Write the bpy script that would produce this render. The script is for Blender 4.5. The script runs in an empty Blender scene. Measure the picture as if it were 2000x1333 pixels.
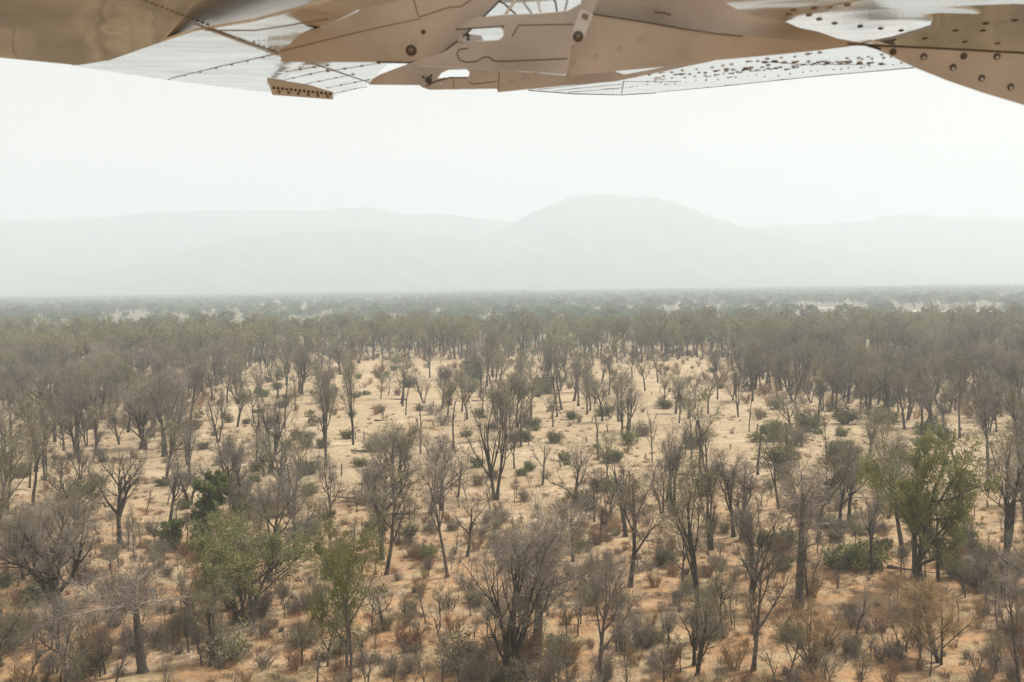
import bpy, math, random
import numpy as np
from mathutils import Vector, Matrix
S = bpy.context.scene
COL = S.collection
# ------------------------------------------------------------------ camera
CAMH = 32.0
F = 1944.0                       # focal length in photo pixels (2000 wide)
cam_d = bpy.data.cameras.new('camera'); cam = bpy.data.objects.new('camera', cam_d); COL.objects.link(cam)
cam_d.lens = 35.0; cam_d.sensor_width = 36.0; cam_d.clip_start = 0.05; cam_d.clip_end = 40000
CR = Matrix.Rotation(math.radians(90-3.22), 3, 'X') @ Matrix.Rotation(math.radians(-0.72), 3, 'Z')
cam.matrix_world = Matrix.Translation((0, 0, CAMH)) @ CR.to_4x4()
cam_d.dof.use_dof = True; cam_d.dof.focus_distance = 150.0; cam_d.dof.aperture_fstop = 5.0
S.camera = cam
# ------------------------------------------------------------------ world, sun, exposure
SUN_EL, SUN_AZ = math.radians(56), math.radians(62)       # azimuth from +Y towards +X
w = bpy.data.worlds.new("World"); S.world = w; w.use_nodes = True
nt = w.node_tree; nt.nodes.clear()
sky = nt.nodes.new('ShaderNodeTexSky'); sky.sky_type = 'NISHITA'; sky.sun_disc = False
sky.sun_elevation = SUN_EL; sky.sun_rotation = SUN_AZ; sky.dust_density = 9.0; sky.air_density = 1.0; sky.ozone_density = 1.0
mixw = nt.nodes.new('ShaderNodeMix'); mixw.data_type = 'RGBA'; mixw.inputs[0].default_value = 0.92
mixw.inputs[7].default_value = (7.15, 6.6, 6.1, 1)         # smoke-white veil over the sky
bg = nt.nodes.new('ShaderNodeBackground'); bg.inputs[1].default_value = 0.092
ow = nt.nodes.new('ShaderNodeOutputWorld')
nt.links.new(sky.outputs[0], mixw.inputs[6]); nt.links.new(mixw.outputs[2], bg.inputs[0]); nt.links.new(bg.outputs[0], ow.inputs[0])
sd = bpy.data.lights.new('sun', 'SUN'); sd.energy = 4.9; sd.angle = math.radians(1.8); sd.color = (1.0, 0.955, 0.88)
so = bpy.data.objects.new('sun', sd); COL.objects.link(so)
sv = Vector((math.sin(SUN_AZ)*math.cos(SUN_EL), math.cos(SUN_AZ)*math.cos(SUN_EL), math.sin(SUN_EL)))
so.rotation_euler = sv.to_track_quat('Z', 'Y').to_euler(); so.location = (0, 0, 200)
S.view_settings.view_transform = 'Standard'; S.view_settings.look = 'None'
S.view_settings.exposure = 0.34; S.view_settings.gamma = 1.0
S.render.engine = 'CYCLES'
S.cycles.max_bounces = 5; S.cycles.diffuse_bounces = 2; S.cycles.glossy_bounces = 3
S.cycles.volume_bounces = 2; S.cycles.use_denoising = True; S.cycles.denoising_prefilter = 'NONE'; S.cycles.denoising_input_passes = 'RGB_ALBEDO_NORMAL'; S.cycles.transparent_max_bounces = 4

R0 = np.random.RandomState(11)
CRn = np.array(CR)
# ------------------------------------------------------------------ picture <-> place
def ray(px, py):
    d = CR @ Vector(((px-1000)/F, -(py-666.5)/F, -1.0)); return d
def ground_z(x, y):
    return 0.35*np.sin(x*0.045+1.3)*np.sin(y*0.033+0.4) + 0.18*np.sin(x*0.13+y*0.07)
def gpt(px, py):
    d = ray(px, py); t = -CAMH/d.z
    return Vector((d.x*t, d.y*t, 0))
def top_height(px, py_top, base):
    d = ray(px, py_top); t = base.y/d.y
    return CAMH + d.z*t
def proj(x, y, z=0.0):
    v = CRn.T @ np.array([x, y, z-CAMH]); return 1000+F*v[0]/-v[2], 666.5-F*v[1]/-v[2]
def proj_n(x, y):
    v = np.stack([x, y, np.full_like(x, -CAMH)], -1) @ CRn
    return 1000+F*v[:, 0]/-v[:, 2], 666.5-F*v[:, 1]/-v[:, 2]
# ------------------------------------------------------------------ materials
def mat(name, c1, c2=None, scale=1.0, rough=0.9, rnd=0.0, spec=0.2, coord='Object', detail=6, trans=0.0, hue=0.0):
    m = bpy.data.materials.new(name); m.use_nodes = True
    n = m.node_tree.nodes; l = m.node_tree.links; b = n['Principled BSDF']
    b.inputs['Roughness'].default_value = rough; b.inputs['Specular IOR Level'].default_value = spec
    c2 = c2 or c1
    tc = n.new('ShaderNodeTexCoord'); nz = n.new('ShaderNodeTexNoise'); nz.inputs['Scale'].default_value = scale; nz.inputs['Detail'].default_value = detail
    l.new(tc.outputs[coord], nz.inputs['Vector'])
    cr = n.new('ShaderNodeValToRGB'); cr.color_ramp.elements[0].position = 0.35; cr.color_ramp.elements[1].position = 0.65
    cr.color_ramp.elements[0].color = (*c1, 1); cr.color_ramp.elements[1].color = (*c2, 1)
    l.new(nz.outputs['Fac'], cr.inputs['Fac'])
    out = cr.outputs['Color']
    if rnd or hue:
        oi = n.new('ShaderNodeObjectInfo'); hs = n.new('ShaderNodeHueSaturation')
        mr = n.new('ShaderNodeMapRange'); mr.inputs[3].default_value = 1-rnd; mr.inputs[4].default_value = 1+rnd
        l.new(oi.outputs['Random'], mr.inputs[0]); l.new(mr.outputs[0], hs.inputs['Value'])
        if hue:
            m2 = n.new('ShaderNodeMath'); m2.operation = 'MULTIPLY'; m2.inputs[1].default_value = 7.31
            m3 = n.new('ShaderNodeMath'); m3.operation = 'FRACT'
            m4 = n.new('ShaderNodeMapRange'); m4.inputs[3].default_value = 0.5-hue; m4.inputs[4].default_value = 0.5+hue
            l.new(oi.outputs['Random'], m2.inputs[0]); l.new(m2.outputs[0], m3.inputs[0]); l.new(m3.outputs[0], m4.inputs[0]); l.new(m4.outputs[0], hs.inputs['Hue'])
        l.new(out, hs.inputs['Color']); out = hs.outputs['Color']
    l.new(out, b.inputs['Base Color'])
    if trans:
        tr = n.new('ShaderNodeBsdfTranslucent'); mx = n.new('ShaderNodeMixShader'); mx.inputs[0].default_value = trans
        l.new(out, tr.inputs[0]); l.new(b.outputs[0], mx.inputs[1]); l.new(tr.outputs[0], mx.inputs[2]); l.new(mx.outputs[0], n['Material Output'].inputs[0])
    return m
M = {}
M['bark'] = mat('bark', (.028, .023, .018), (.078, .066, .053), 2.5, rnd=.3)
M['bark_grey'] = mat('bark_grey', (.05, .043, .036), (.125, .107, .09), 2.0, rnd=.25)
M['bark_pale'] = mat('bark_pale', (.22, .19, .155), (.42, .37, .31), 1.5, rnd=.15)
M['twig'] = mat('twig', (.155, .132, .105), (.29, .255, .21), .6, rnd=.3, hue=.012)
M['twig_dark'] = mat('twig_dark', (.095, .08, .063), (.20, .168, .132), .6, rnd=.3, hue=.012)
M['twig_pale'] = mat('twig_pale', (.24, .20, .165), (.42, .36, .30), .6, rnd=.15)
M['twig_brown'] = mat('twig_brown', (.22, .135, .07), (.42, .275, .155), .8, rnd=.3, hue=.02)
M['leaf_olive'] = mat('leaf_olive', (.16, .16, .065), (.29, .27, .12), .5, .7, rnd=.35, trans=.2, hue=.03)
M['leaf_green'] = mat('leaf_green', (.095, .11, .028), (.225, .228, .07), .7, .6, rnd=.15, trans=.25)
M['leaf_fine'] = mat('leaf_fine', (.125, .14, .048), (.25, .25, .10), .5, .7, rnd=.1, trans=.25)
M['leaf_bush'] = mat('leaf_bush', (.075, .10, .025), (.20, .22, .065), .9, .6, rnd=.4, trans=.2, hue=.035)
M['leaf_ivy'] = mat('leaf_ivy', (.05, .08, .018), (.17, .20, .045), 1.3, .55, trans=.15)
M['leaf_yellow'] = mat('leaf_yellow', (.14, .10, .035), (.30, .22, .07), .8, .7, rnd=.2, trans=.2)
M['leaf_dry'] = mat('leaf_dry', (.20, .12, .06), (.36, .23, .12), .8, .8, rnd=.3, trans=.2, hue=.015)
M['leaf_far_hazed'] = mat('leaf_far_hazed', (.12, .16, .115), (.22, .27, .19), .12, .7, rnd=.4, hue=.03, trans=.1)  # paler, bluer leaves: distance haze put into the colour
M['deadwood'] = mat('deadwood', (.08, .065, .05), (.22, .18, .14), 2.0, rnd=.3)
# ------------------------------------------------------------------ mesh building
class MB:
    def __init__(s): s.v = []; s.f = {4: [], 3: []}; s.n = 0; s.mats = []
    def add(s, v, f, m):
        if m not in s.mats: s.mats.append(m)
        mi = s.mats.index(m); v = np.asarray(v, float).reshape(-1, 3); f = np.asarray(f, int)
        s.f[f.shape[1]].append((f+s.n, mi)); s.v.append(v); s.n += len(v)
    def mesh(s, name, smooth=True):
        me = bpy.data.meshes.new(name)
        if not s.v: return me
        V = np.concatenate(s.v); lo = []; st = []; mi = []; tot = 0
        for k in (4, 3):
            for f, m in s.f[k]:
                lo.append(f.reshape(-1)); st.append(tot+np.arange(len(f))*k); mi.append(np.full(len(f), m)); tot += f.size
        lo = np.concatenate(lo); st = np.concatenate(st); mi = np.concatenate(mi)
        me.vertices.add(len(V)); me.vertices.foreach_set('co', V.astype(np.float32).ravel())
        me.loops.add(len(lo)); me.loops.foreach_set('vertex_index', lo.astype(np.int32))
        me.polygons.add(len(st)); me.polygons.foreach_set('loop_start', st.astype(np.int32))
        me.polygons.foreach_set('material_index', mi.astype(np.int32))
        me.polygons.foreach_set('use_smooth', np.full(len(st), smooth))
        for m in s.mats: me.materials.append(M[m])
        me.update(calc_edges=True); me.validate()
        return me
def nrm(a): return a/np.maximum(np.linalg.norm(a, axis=-1, keepdims=True), 1e-9)
def tubes(P, R, sides):
    N, K = P.shape[:2]
    T = np.gradient(P, axis=1); T = nrm(T)
    ref = nrm(np.cross(nrm(P[:, -1]-P[:, 0]), np.array([.31, .77, .55]))+1e-4)[:, None, :]
    U = nrm(np.cross(T, np.cross(ref, T))); W = np.cross(T, U)
    a = np.arange(sides)*2*math.pi/sides
    V = P[:, :, None]+R[:, :, None, None]*(np.cos(a)[None, None, :, None]*U[:, :, None]+np.sin(a)[None, None, :, None]*W[:, :, None])
    i = np.arange(N)[:, None, None]*K*sides+np.arange(K-1)[None, :, None]*sides
    j = np.arange(sides)[None, None]; j2 = (j+1) % sides
    Fc = np.stack([i+j, i+j2, i+sides+j2, i+sides+j], -1).reshape(-1, 4)
    return V.reshape(-1, 3), Fc
def cards(C, size, rng, flat=0.0):
    N = len(C); a = nrm(rng.randn(N, 3)); b = rng.randn(N, 3)
    if flat: a[:, 2] *= flat; a = nrm(a)
    b = nrm(np.cross(a, b)); s = (size*(.6+.8*rng.rand(N)))[:, None]
    V = np.stack([C-a*s*.7, C+b*s*.32, C+a*s*.7, C-b*s*.32], 1)
    return V.reshape(-1, 3), np.arange(N*4).reshape(N, 4)
UP = np.array([0, 0, 1.0])
def grow(Pp, Rp, n, t0, t1, ang, angj, lf, wig, up, K, rf, rng, rtip=.25, taper_t=.5, out=0.0, rmin=.006):
    N, Kp = Pp.shape[:2]; idx = np.repeat(np.arange(N), n); k = np.tile(np.arange(n), N)
    t = t0+(t1-t0)*np.clip((k+rng.rand(N*n))/n, 0, 1); f = t*(Kp-1)*.999; i = np.floor(f).astype(int); wt = (f-i)[:, None]
    org = Pp[idx, i]*(1-wt)+Pp[idx, i+1]*wt; tan = nrm(Pp[idx, i+1]-Pp[idx, i]); rad = Rp[idx, i]*(1-wt[:, 0])+Rp[idx, i+1]*wt[:, 0]
    L = np.linalg.norm(np.diff(Pp, axis=1), axis=-1).sum(1)[idx]
    az = k*2.4+rng.rand(N)[idx]*6.28+rng.randn(N*n)*.4; a = np.radians(ang+angj*rng.randn(N*n))
    u = nrm(np.cross(tan, np.array([.3, .8, .52])+0*tan)); v = np.cross(tan, u)
    d = np.cos(a)[:, None]*tan+np.sin(a)[:, None]*(np.cos(az)[:, None]*u+np.sin(az)[:, None]*v)
    ln = L*lf*(1.0+taper_t*.5-taper_t*t)*(.65+.7*rng.rand(N*n))
    P = np.zeros((N*n, K, 3)); P[:, 0] = org
    for q in range(1, K):
        d = nrm(d+wig*rng.randn(N*n, 3)+up*UP+out*np.array([1, 1, 0])*nrm(d*np.array([1, 1, 0])+1e-6)); P[:, q] = P[:, q-1]+d*(ln/(K-1))[:, None]
    r0 = np.maximum(rad*rf, rmin); R = r0[:, None]*np.linspace(1, rtip, K)[None]
    return P, R
def stem(x, y, H, r, K, rng, lean=(0, 0), wig=.03, rtip=.3, flare=1.5):
    P = np.zeros((1, K, 3)); P[0, 0] = (x, y, -.4); d = np.array([lean[0], lean[1], 1.0])
    for q in range(1, K):
        d = nrm(d+rng.randn(3)*wig*np.array([1, 1, .3])+.04*UP); P[0, q] = P[0, q-1]+d*(H+.4)/(K-1)
    R = r*np.linspace(1, rtip, K)[None]; R[0, 0] *= flare
    return P, R
def cap(P, R):
    e = P[:, -1:]+(P[:, -1:]-P[:, -2:-1])*.02
    return np.concatenate([P, e], 1), np.concatenate([R, R[:, -1:]*.02], 1)
class Kind:       # one mesh per part, measured height and width
    def __init__(s, name): s.name = name; s.parts = []; s.H = 1; s.W = 1
    def finish(s, mbs, keep=True):
        V = np.concatenate([np.concatenate(b.v) for _, b, _ in mbs]); 
        s.H = np.percentile(V[:, 2], 99.7); c = V[:, :2]; s.W = np.percentile(np.hypot(c[:,0],c[:,1]), 93)*2
        s.parts = [(pn, b.mesh(s.name+'_'+pn, sm)) for pn, b, sm in mbs]
        s.mbs = mbs
        return s
def combined(k, name):
    b = MB()
    for _, m, _ in k.mbs:
        off = b.n
        mats = m.mats
        base = b.n; b.v += m.v; b.n += m.n
        for q in mats:
            if q not in b.mats: b.mats.append(q)
        for s_ in (4, 3):
            for f, mi in m.f[s_]: b.f[s_].append((f+base, b.mats.index(mats[mi])))
    return b.mesh(name)
def leaves_on(P, n, jit, rng):
    N, K = P.shape[:2]; i = rng.randint(0, N, n); k = rng.randint(0, K-1, n); t = rng.rand(n)[:, None]
    return P[i, k]*(1-t)+P[i, k+1]*t+rng.randn(n, 3)*jit
def mopane(name, seed, H=14, stems=1, low=.35, spread=32, nl=6, leaf=None, nleaf=0, leafsize=.16, bark='bark', twig='twig', dens=(6, 6, 6), tw=.012, rtr=.34, lsz=1.0, wig=.10, up=.10, l1=.62, fine=2):
    rng = np.random.RandomState(seed); tr = MB(); cr = MB(); fo = MB()
    for s_ in range(stems):
        a = rng.rand()*6.28+s_*6.28/stems; ln = (.16+.12*rng.rand()) if stems > 1 else .04
        r = rtr*(1 if stems == 1 else .78)*(.9+.3*rng.rand())
        off = .18*(stems > 1)
        P0, R0_ = stem(off*math.cos(a), off*math.sin(a), H*(.62+.1*rng.rand()), r, 9, rng, (ln*math.cos(a), ln*math.sin(a)), .06, .30)
        P1, R1 = grow(P0, R0_, nl, low, 1.0, spread, 8, l1, wig, up, 7, .68, rng, .32, .7)
        P2, R2 = grow(P1, R1, dens[0], .25, 1.0, 38, 12, .48, .15, .08, 5, .64, rng, .3)
        P3, R3 = grow(P2, R2, dens[1], .2, 1.0, 42, 14, .5, .16, .06, 4, .55, rng, .4, rmin=tw)
        P4, R4 = grow(P3, R3, dens[2], .15, 1.0, 45, 16, .6, .18, .05, 3, .6, rng, .5, rmin=tw*.8)
        if fine: P5, R5 = grow(P4, R4, fine, .2, 1.0, 42, 16, .7, .15, .03, 3, .75, rng, .5, rmin=tw*.6)
        c0 = cap(P0, R0_)
        tr.add(*tubes(*c0, 8), bark); tr.add(*tubes(*cap(P1, R1), 6), bark); tr.add(*tubes(P2, R2, 4), bark)
        cr.add(*tubes(P3, R3, 3), twig); cr.add(*tubes(P4, R4, 3), twig)
        if fine: cr.add(*tubes(P5, R5, 3), twig); P4 = P5
        if leaf: fo.add(*cards(leaves_on(P4, nleaf//stems, .14, rng), leafsize, rng), leaf)
    mbs = [('trunk', tr, True), ('crown', cr, True)]
    if leaf: mbs.append(('foliage', fo, False))
    return Kind(name).finish(mbs)
def baobab(name, seed, H=16, r=.62, top=.72, nl=9, flat=68, low=.72, bark='bark_grey', rt=.5, wid=.42, up=.07):
    rng = np.random.RandomState(seed); tr = MB(); cr = MB()
    P0, R_ = stem(0, 0, H*top, r, 10, rng, (0, 0), .025, rt, 1.45)
    P1, R1 = grow(P0, R_, nl, low, 1.0, flat, 10, wid, .15, up, 8, .5, rng, .25, .0)
    P2, R2 = grow(P1, R1, 8, .2, 1.0, 45, 14, .52, .18, .05, 6, .72, rng, .3)
    P3, R3 = grow(P2, R2, 8, .15, 1.0, 48, 16, .5, .18, .05, 4, .5, rng, .4, rmin=.016)
    P4, R4 = grow(P3, R3, 6, .15, 1.0, 50, 16, .55, .2, .05, 3, .6, rng, .5, rmin=.012)
    tr.add(*tubes(*cap(P0, R_), 12), bark); tr.add(*tubes(*cap(P1, R1), 7), 'bark_pale')
    cr.add(*tubes(P2, R2, 4), 'twig_pale'); cr.add(*tubes(P3, R3, 3), 'twig_pale'); cr.add(*tubes(P4, R4, 3), 'twig')
    return Kind(name).finish([('trunk', tr, True), ('crown', cr, True)])
def snag(name, seed, H=10, r=.2, nl=4, lf=.35, spread=30, twigs=True):
    rng = np.random.RandomState(seed); tr = MB(); cr = MB()
    P0, R_ = stem(0, 0, H, r, 8, rng, (.04, 0), .05, .45, 1.3)
    P1, R1 = grow(P0, R_, nl, .3, .95, spread, 10, lf, .14, .16, 6, .6, rng, .4, .4)
    tr.add(*tubes(*cap(P0, R_), 7), 'bark'); tr.add(*tubes(*cap(P1, R1), 5), 'bark')
    P2, R2 = grow(P1, R1, 4, .3, 1.0, 40, 12, .4, .16, .1, 4, .5, rng, .4, rmin=.02)
    cr.add(*tubes(P2, R2, 3), 'twig_dark')
    if twigs:
        P3, R3 = grow(P2, R2, 4, .2, 1.0, 45, 12, .6, .16, .1, 3, .6, rng, .4, rmin=.014); cr.add(*tubes(P3, R3, 3), 'twig_dark')
    return Kind(name).finish([('trunk', tr, True), ('crown', cr, True)])
def bush(name, seed, H=2.2, stems=14, leaf='leaf_bush', nleaf=1600, ls=.13, twig='twig', lean=.7, dens=(6, 5), tw=.012):
    rng = np.random.RandomState(seed); st = MB(); fo = MB()
    Ps = []
    for s_ in range(stems):
        a = rng.rand()*6.28; l_ = lean*math.sqrt(rng.rand())
        Ps.append(stem(.15*H*math.cos(a)*rng.rand(), .15*H*math.sin(a)*rng.rand(), H*(.45+.3*rng.rand()), .018*H, 5, rng, (l_*math.cos(a), l_*math.sin(a)), .14, .5, 1.2))
    P0 = np.concatenate([p for p, _ in Ps]); R_ = np.concatenate([r for _, r in Ps])
    P1, R1 = grow(P0, R_, dens[0], .2, 1.0, 38, 12, .5, .16, .08, 4, .6, rng, .4, rmin=tw)
    P2, R2 = grow(P1, R1, dens[1], .15, 1.0, 42, 14, .5, .18, .06, 3, .6, rng, .5, rmin=tw*.8)
    st.add(*tubes(P0, R_, 4), twig); st.add(*tubes(P1, R1, 3), twig); st.add(*tubes(P2, R2, 3), twig)
    mbs = [('stems', st, True)]
    if leaf: fo.add(*cards(leaves_on(P2, nleaf, .05*H, rng), ls, rng), leaf); mbs.append(('foliage', fo, False))
    return Kind(name).finish(mbs)
def green_tree(name, seed, H=13, stems=3, leaf='leaf_fine', nleaf=11000, ls=.15, lean=.5, low=.25, spread=40, upt=.10, trunk_r=.24, l1=.75, bark='bark'):
    rng = np.random.RandomState(seed); tr = MB(); cr = MB(); fo = MB()
    for s_ in range(stems):
        a = rng.rand()*.8+s_*6.28/stems; l_ = lean*(.5+.6*rng.rand())
        P0, R_ = stem(.15*math.cos(a), .15*math.sin(a), H*.6, trunk_r, 8, rng, (l_*math.cos(a), l_*math.sin(a)), .09, .3)
        P1, R1 = grow(P0, R_, 7, low, 1.0, spread, 10, l1, .13, upt, 7, .6, rng, .3, .6)
        P2, R2 = grow(P1, R1, 7, .2, 1.0, 42, 14, .45, .15, .04, 5, .5, rng, .3)
        P3, R3 = grow(P2, R2, 7, .1, 1.0, 48, 14, .45, .18, .0, 4, .5, rng, .4, rmin=.012)
        tr.add(*tubes(*cap(P0, R_), 8), bark); tr.add(*tubes(*cap(P1, R1), 6), bark); tr.add(*tubes(P2, R2, 4), bark)
        cr.add(*tubes(P3, R3, 3), 'twig')
        fo.add(*cards(leaves_on(P3, nleaf//stems, .16, rng), ls, rng), leaf)
    return Kind(name).finish([('trunk', tr, True), ('crown', cr, True), ('foliage', fo, False)])
def ivy_trunk(name, seed, H=11):
    rng = np.random.RandomState(seed); tr = MB(); fo = MB()
    P0, R_ = stem(0, 0, H, .3, 8, rng, (.16, 0), .04, .5); tr.add(*tubes(*cap(P0, R_), 8), 'bark')
    P1, R1 = grow(P0, R_, 6, .45, 1.0, 55, 10, .22, .12, .1, 5, .6, rng, .4, .2); tr.add(*tubes(*cap(P1, R1), 5), 'bark')
    Q, Rq = stem(-1.9, -.3, H*.42, .2, 6, rng, (.04, 0), .06, .5); tr.add(*tubes(*cap(Q, Rq), 6), 'bark')
    c = []
    for q in range(60):
        t = rng.rand()**.7; i = min(6, int(t*7)); b = P0[0, i]*(1-(t*7-i))+P0[0, i+1]*(t*7-i)
        rr = (.45+1.25*t)*(.4+.7*rng.rand()); a = rng.rand()*6.28
        ctr = b+np.array([math.cos(a)*rr, math.sin(a)*rr, 0])
        m = 330; s_ = np.array([.40, .40, .85])*(.7+.6*rng.rand())
        c.append(ctr+nrm(rng.randn(m, 3))*s_*(rng.rand(m, 1)**.4))
    for q in range(12):
        ctr = np.array([-1.9+rng.randn()*.5, -.3+rng.randn()*.5, H*(.12+.33*rng.rand())]); m = 260
        c.append(ctr+nrm(rng.randn(m, 3))*np.array([.5, .5, .7])*(rng.rand(m, 1)**.4))
    fo.add(*cards(np.concatenate(c), .17, rng), 'leaf_ivy')
    return Kind(name).finish([('trunk', tr, True), ('foliage', fo, False)])
def canopy_tree(name, seed, H=13, W=12):
    rng = np.random.RandomState(seed); tr = MB(); fo = MB()
    P0, R_ = stem(0, 0, H*.6, .3, 4, rng, (0, 0), .05, .5); P1, R1 = grow(P0, R_, 6, .4, 1, 40, 8, .6, .1, .1, 4, .6, rng)
    tr.add(*tubes(P0, R_, 5), 'bark'); tr.add(*tubes(P1, R1, 3), 'bark')
    c = []
    for q in range(16):
        a = rng.rand()*6.28; rr = W*.36*math.sqrt(rng.rand()); zz = H*(.5+.36*rng.rand())*(1-.25*(rr/W))
        s_ = np.array([1, 1, .75])*W*(.12+.09*rng.rand()); m = 46
        c.append(np.array([math.cos(a)*rr, math.sin(a)*rr, zz])+nrm(rng.randn(m, 3))*s_*(rng.rand(m, 1)**.3))
    fo.add(*cards(np.concatenate(c), .75, rng), 'leaf_far_hazed')
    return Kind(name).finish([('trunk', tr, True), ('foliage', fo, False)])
def far_tree(name, seed, H=15, leaf='leaf_olive', nleaf=260, stems=1, spread=34, low=.52):
    return mopane(name, seed, H, stems, low, spread, 5, leaf, nleaf, .34, 'bark_grey', 'twig', (4, 4, 4), .028, .42, fine=0)
# ------------------------------------------------------------------ the kinds
K = {}
vs = [(1, .38, 28, 6, .55), (2, .3, 30, 5, .55), (1, .32, 38, 7, .6), (3, .25, 24, 4, .5), (1, .5, 34, 6, .5), (2, .38, 24, 5, .5), (1, .42, 46, 6, .62), (1, .28, 22, 7, .5)]
for i, (st_, lo_, sp_, nl_, l1_) in enumerate(vs):
    K['bare%d' % i] = mopane('bare_tree', 100+i, 14, st_, lo_, sp_, nl_, None, 0, dens=(7, 7, 6) if st_ == 1 else (6, 6, 5), l1=l1_, bark='bark' if i % 2 else 'bark_grey', twig='twig' if i % 3 else 'twig_dark')
    K['sparse%d' % i] = mopane('thinly_leafed_tree', 200+i, 14, st_, lo_, sp_, nl_, 'leaf_olive', [1400, 2600, 3800][i % 3], .15, dens=(6, 7, 5) if st_ == 1 else (5, 6, 4), l1=l1_)
K['vase0'] = mopane('vase_tree', 301, 14, 3, .18, 26, 4, None, dens=(5, 5, 5), bark='bark', twig='twig_dark', rtr=.38)
K['vase1'] = mopane('vase_tree', 302, 14, 1, .3, 44, 8, None, dens=(5, 6, 5), bark='bark', twig='twig_dark', rtr=.44, l1=.75, wig=.15, up=.12)
K['vase2'] = mopane('vase_tree', 303, 14, 2, .2, 34, 5, 'leaf_olive', 500, dens=(5, 6, 5), bark='bark', twig='twig', rtr=.4, l1=.65, wig=.14)
K['dark_spread'] = mopane('spreading_tree', 304, 12, 1, .30, 62, 11, 'leaf_yellow', 900, .17, dens=(8, 8, 6), bark='bark', twig='twig', rtr=.6, l1=.85, wig=.14, up=.12)
K['bigbare'] = mopane('big_bare_tree', 305, 15, 4, .2, 26, 5, None, dens=(6, 6, 5), bark='bark', twig='twig', rtr=.32, l1=.5, wig=.12, fine=1)
K['round_bare'] = mopane('round_bare_tree', 306, 9, 4, .15, 40, 5, 'leaf_dry', 260, .12, dens=(6, 6, 6), bark='bark', twig='twig_brown', rtr=.18, l1=.6)
K['curved'] = mopane('curved_tree', 307, 12, 1, .35, 42, 7, None, dens=(5, 6, 5), bark='bark_grey', twig='twig_pale', rtr=.22, l1=.6, wig=.2)
K['pollard'] = mopane('upright_tree', 308, 12, 1, .22, 20, 8, 'leaf_olive', 200, dens=(3, 3, 3), bark='bark', twig='twig_dark', rtr=.42, l1=.62, wig=.10, up=.16)
K['baobab0'] = baobab('baobab', 401, 14, .60, .70, 11, 78, .84, wid=.66, up=.03)
K['baobab1'] = baobab('baobab', 402, 19, .72, .80, 15, 56, .50, wid=.46, up=.04)
K['baobab2'] = baobab('baobab', 403, 17, .72, .84, 13, 48, .60, wid=.40, up=-.04)
K['green_round'] = green_tree('green_tree', 501, 12, 3, 'leaf_fine', 24000, .15, .34, .25, 44, .08)
K['green_big'] = green_tree('green_tree', 502, 15, 2, 'leaf_green', 22000, .17, .12, .28, 58, .05, .34, l1=.62)
K['green_tall'] = green_tree('green_tree', 503, 14, 2, 'leaf_green', 15000, .15, .22, .35, 50, .08, .24, l1=.75, bark='bark_grey')
K['ivy'] = ivy_trunk('ivy_trunk', 504)
for i in range(4): K['snag%d' % i] = snag('dead_tree', 600+i, 9, .2, 3+2*i, .3+.05*i, 24+6*i, i > 0)
K['pole'] = snag('dead_pole', 610, 6, .16, 2, .15, 30, False)
for i in range(4): K['thin%d' % i] = mopane('slender_tree', 620+i, 9, 1, .4, 34, 5, 'leaf_olive' if i % 2 else None, 500, .14, 'bark_grey', 'twig', (5, 5, 4), .010, .17, l1=.45)
for i in range(5):
    K['gbush%d' % i] = bush('green_bush', 700+i, 2.2, 12+3*i, 'leaf_bush', 1700, .15)
    K['bbush%d' % i] = bush('bare_bush', 720+i, 3.0, 12+3*i, 'leaf_dry' if i % 2 else None, 260, .09, 'twig_brown' if i % 3 else 'twig', .42, (6, 6), .009)
    K['obush%d' % i] = bush('olive_bush', 740+i, 2.8, 12+3*i, 'leaf_olive', 900, .13, 'twig', .6, (6, 6))
for i in range(3): K['fbare%d' % i] = far_tree('wood_tree', 800+i, 15, 'leaf_olive', [700, 1100, 1600][i], 1+(i == 1), 28+4*i)
for i in range(3): K['fgreen%d' % i] = far_tree('wood_tree', 810+i, 14, 'leaf_olive', [900, 1500, 2000][i], 1, 36)
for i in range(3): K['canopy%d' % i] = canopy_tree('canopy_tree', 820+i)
K['fbush0'] = bush('bush', 830, 2.4, 10, None, 0, .2, 'twig_brown', .6, (4, 4), .03)
K['fbush1'] = bush('bush', 831, 2.2, 8, 'leaf_bush', 160, .4, 'twig', .6, (3, 2), .03)
# ------------------------------------------------------------------ placing
def tag(o, label=None, cat=None, group=None, kind=None):
    if label: o['label'] = label
    if cat: o['category'] = cat
    if group: o['group'] = group
    if kind: o['kind'] = kind
    return o
OCC = []
def place(kind, base, H, W, rz, name, label, cat, group):
    k = K[kind]; o = bpy.data.objects.new(name, None); COL.objects.link(o); o.empty_display_size = .2
    sz = H/k.H; sx = W/k.W if W else sz; sx = min(max(sx, sz*.5), sz*1.7)
    o.location = (base.x, base.y, float(ground_z(base.x, base.y))-.12); o.scale = (sx, sx, sz); o.rotation_euler = (R0.randn()*.035, R0.randn()*.035, rz)
    for pn, me in k.parts:
        c = bpy.data.objects.new(pn, me); COL.objects.link(c); c.parent = o
    return tag(o, label, cat, group)
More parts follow.
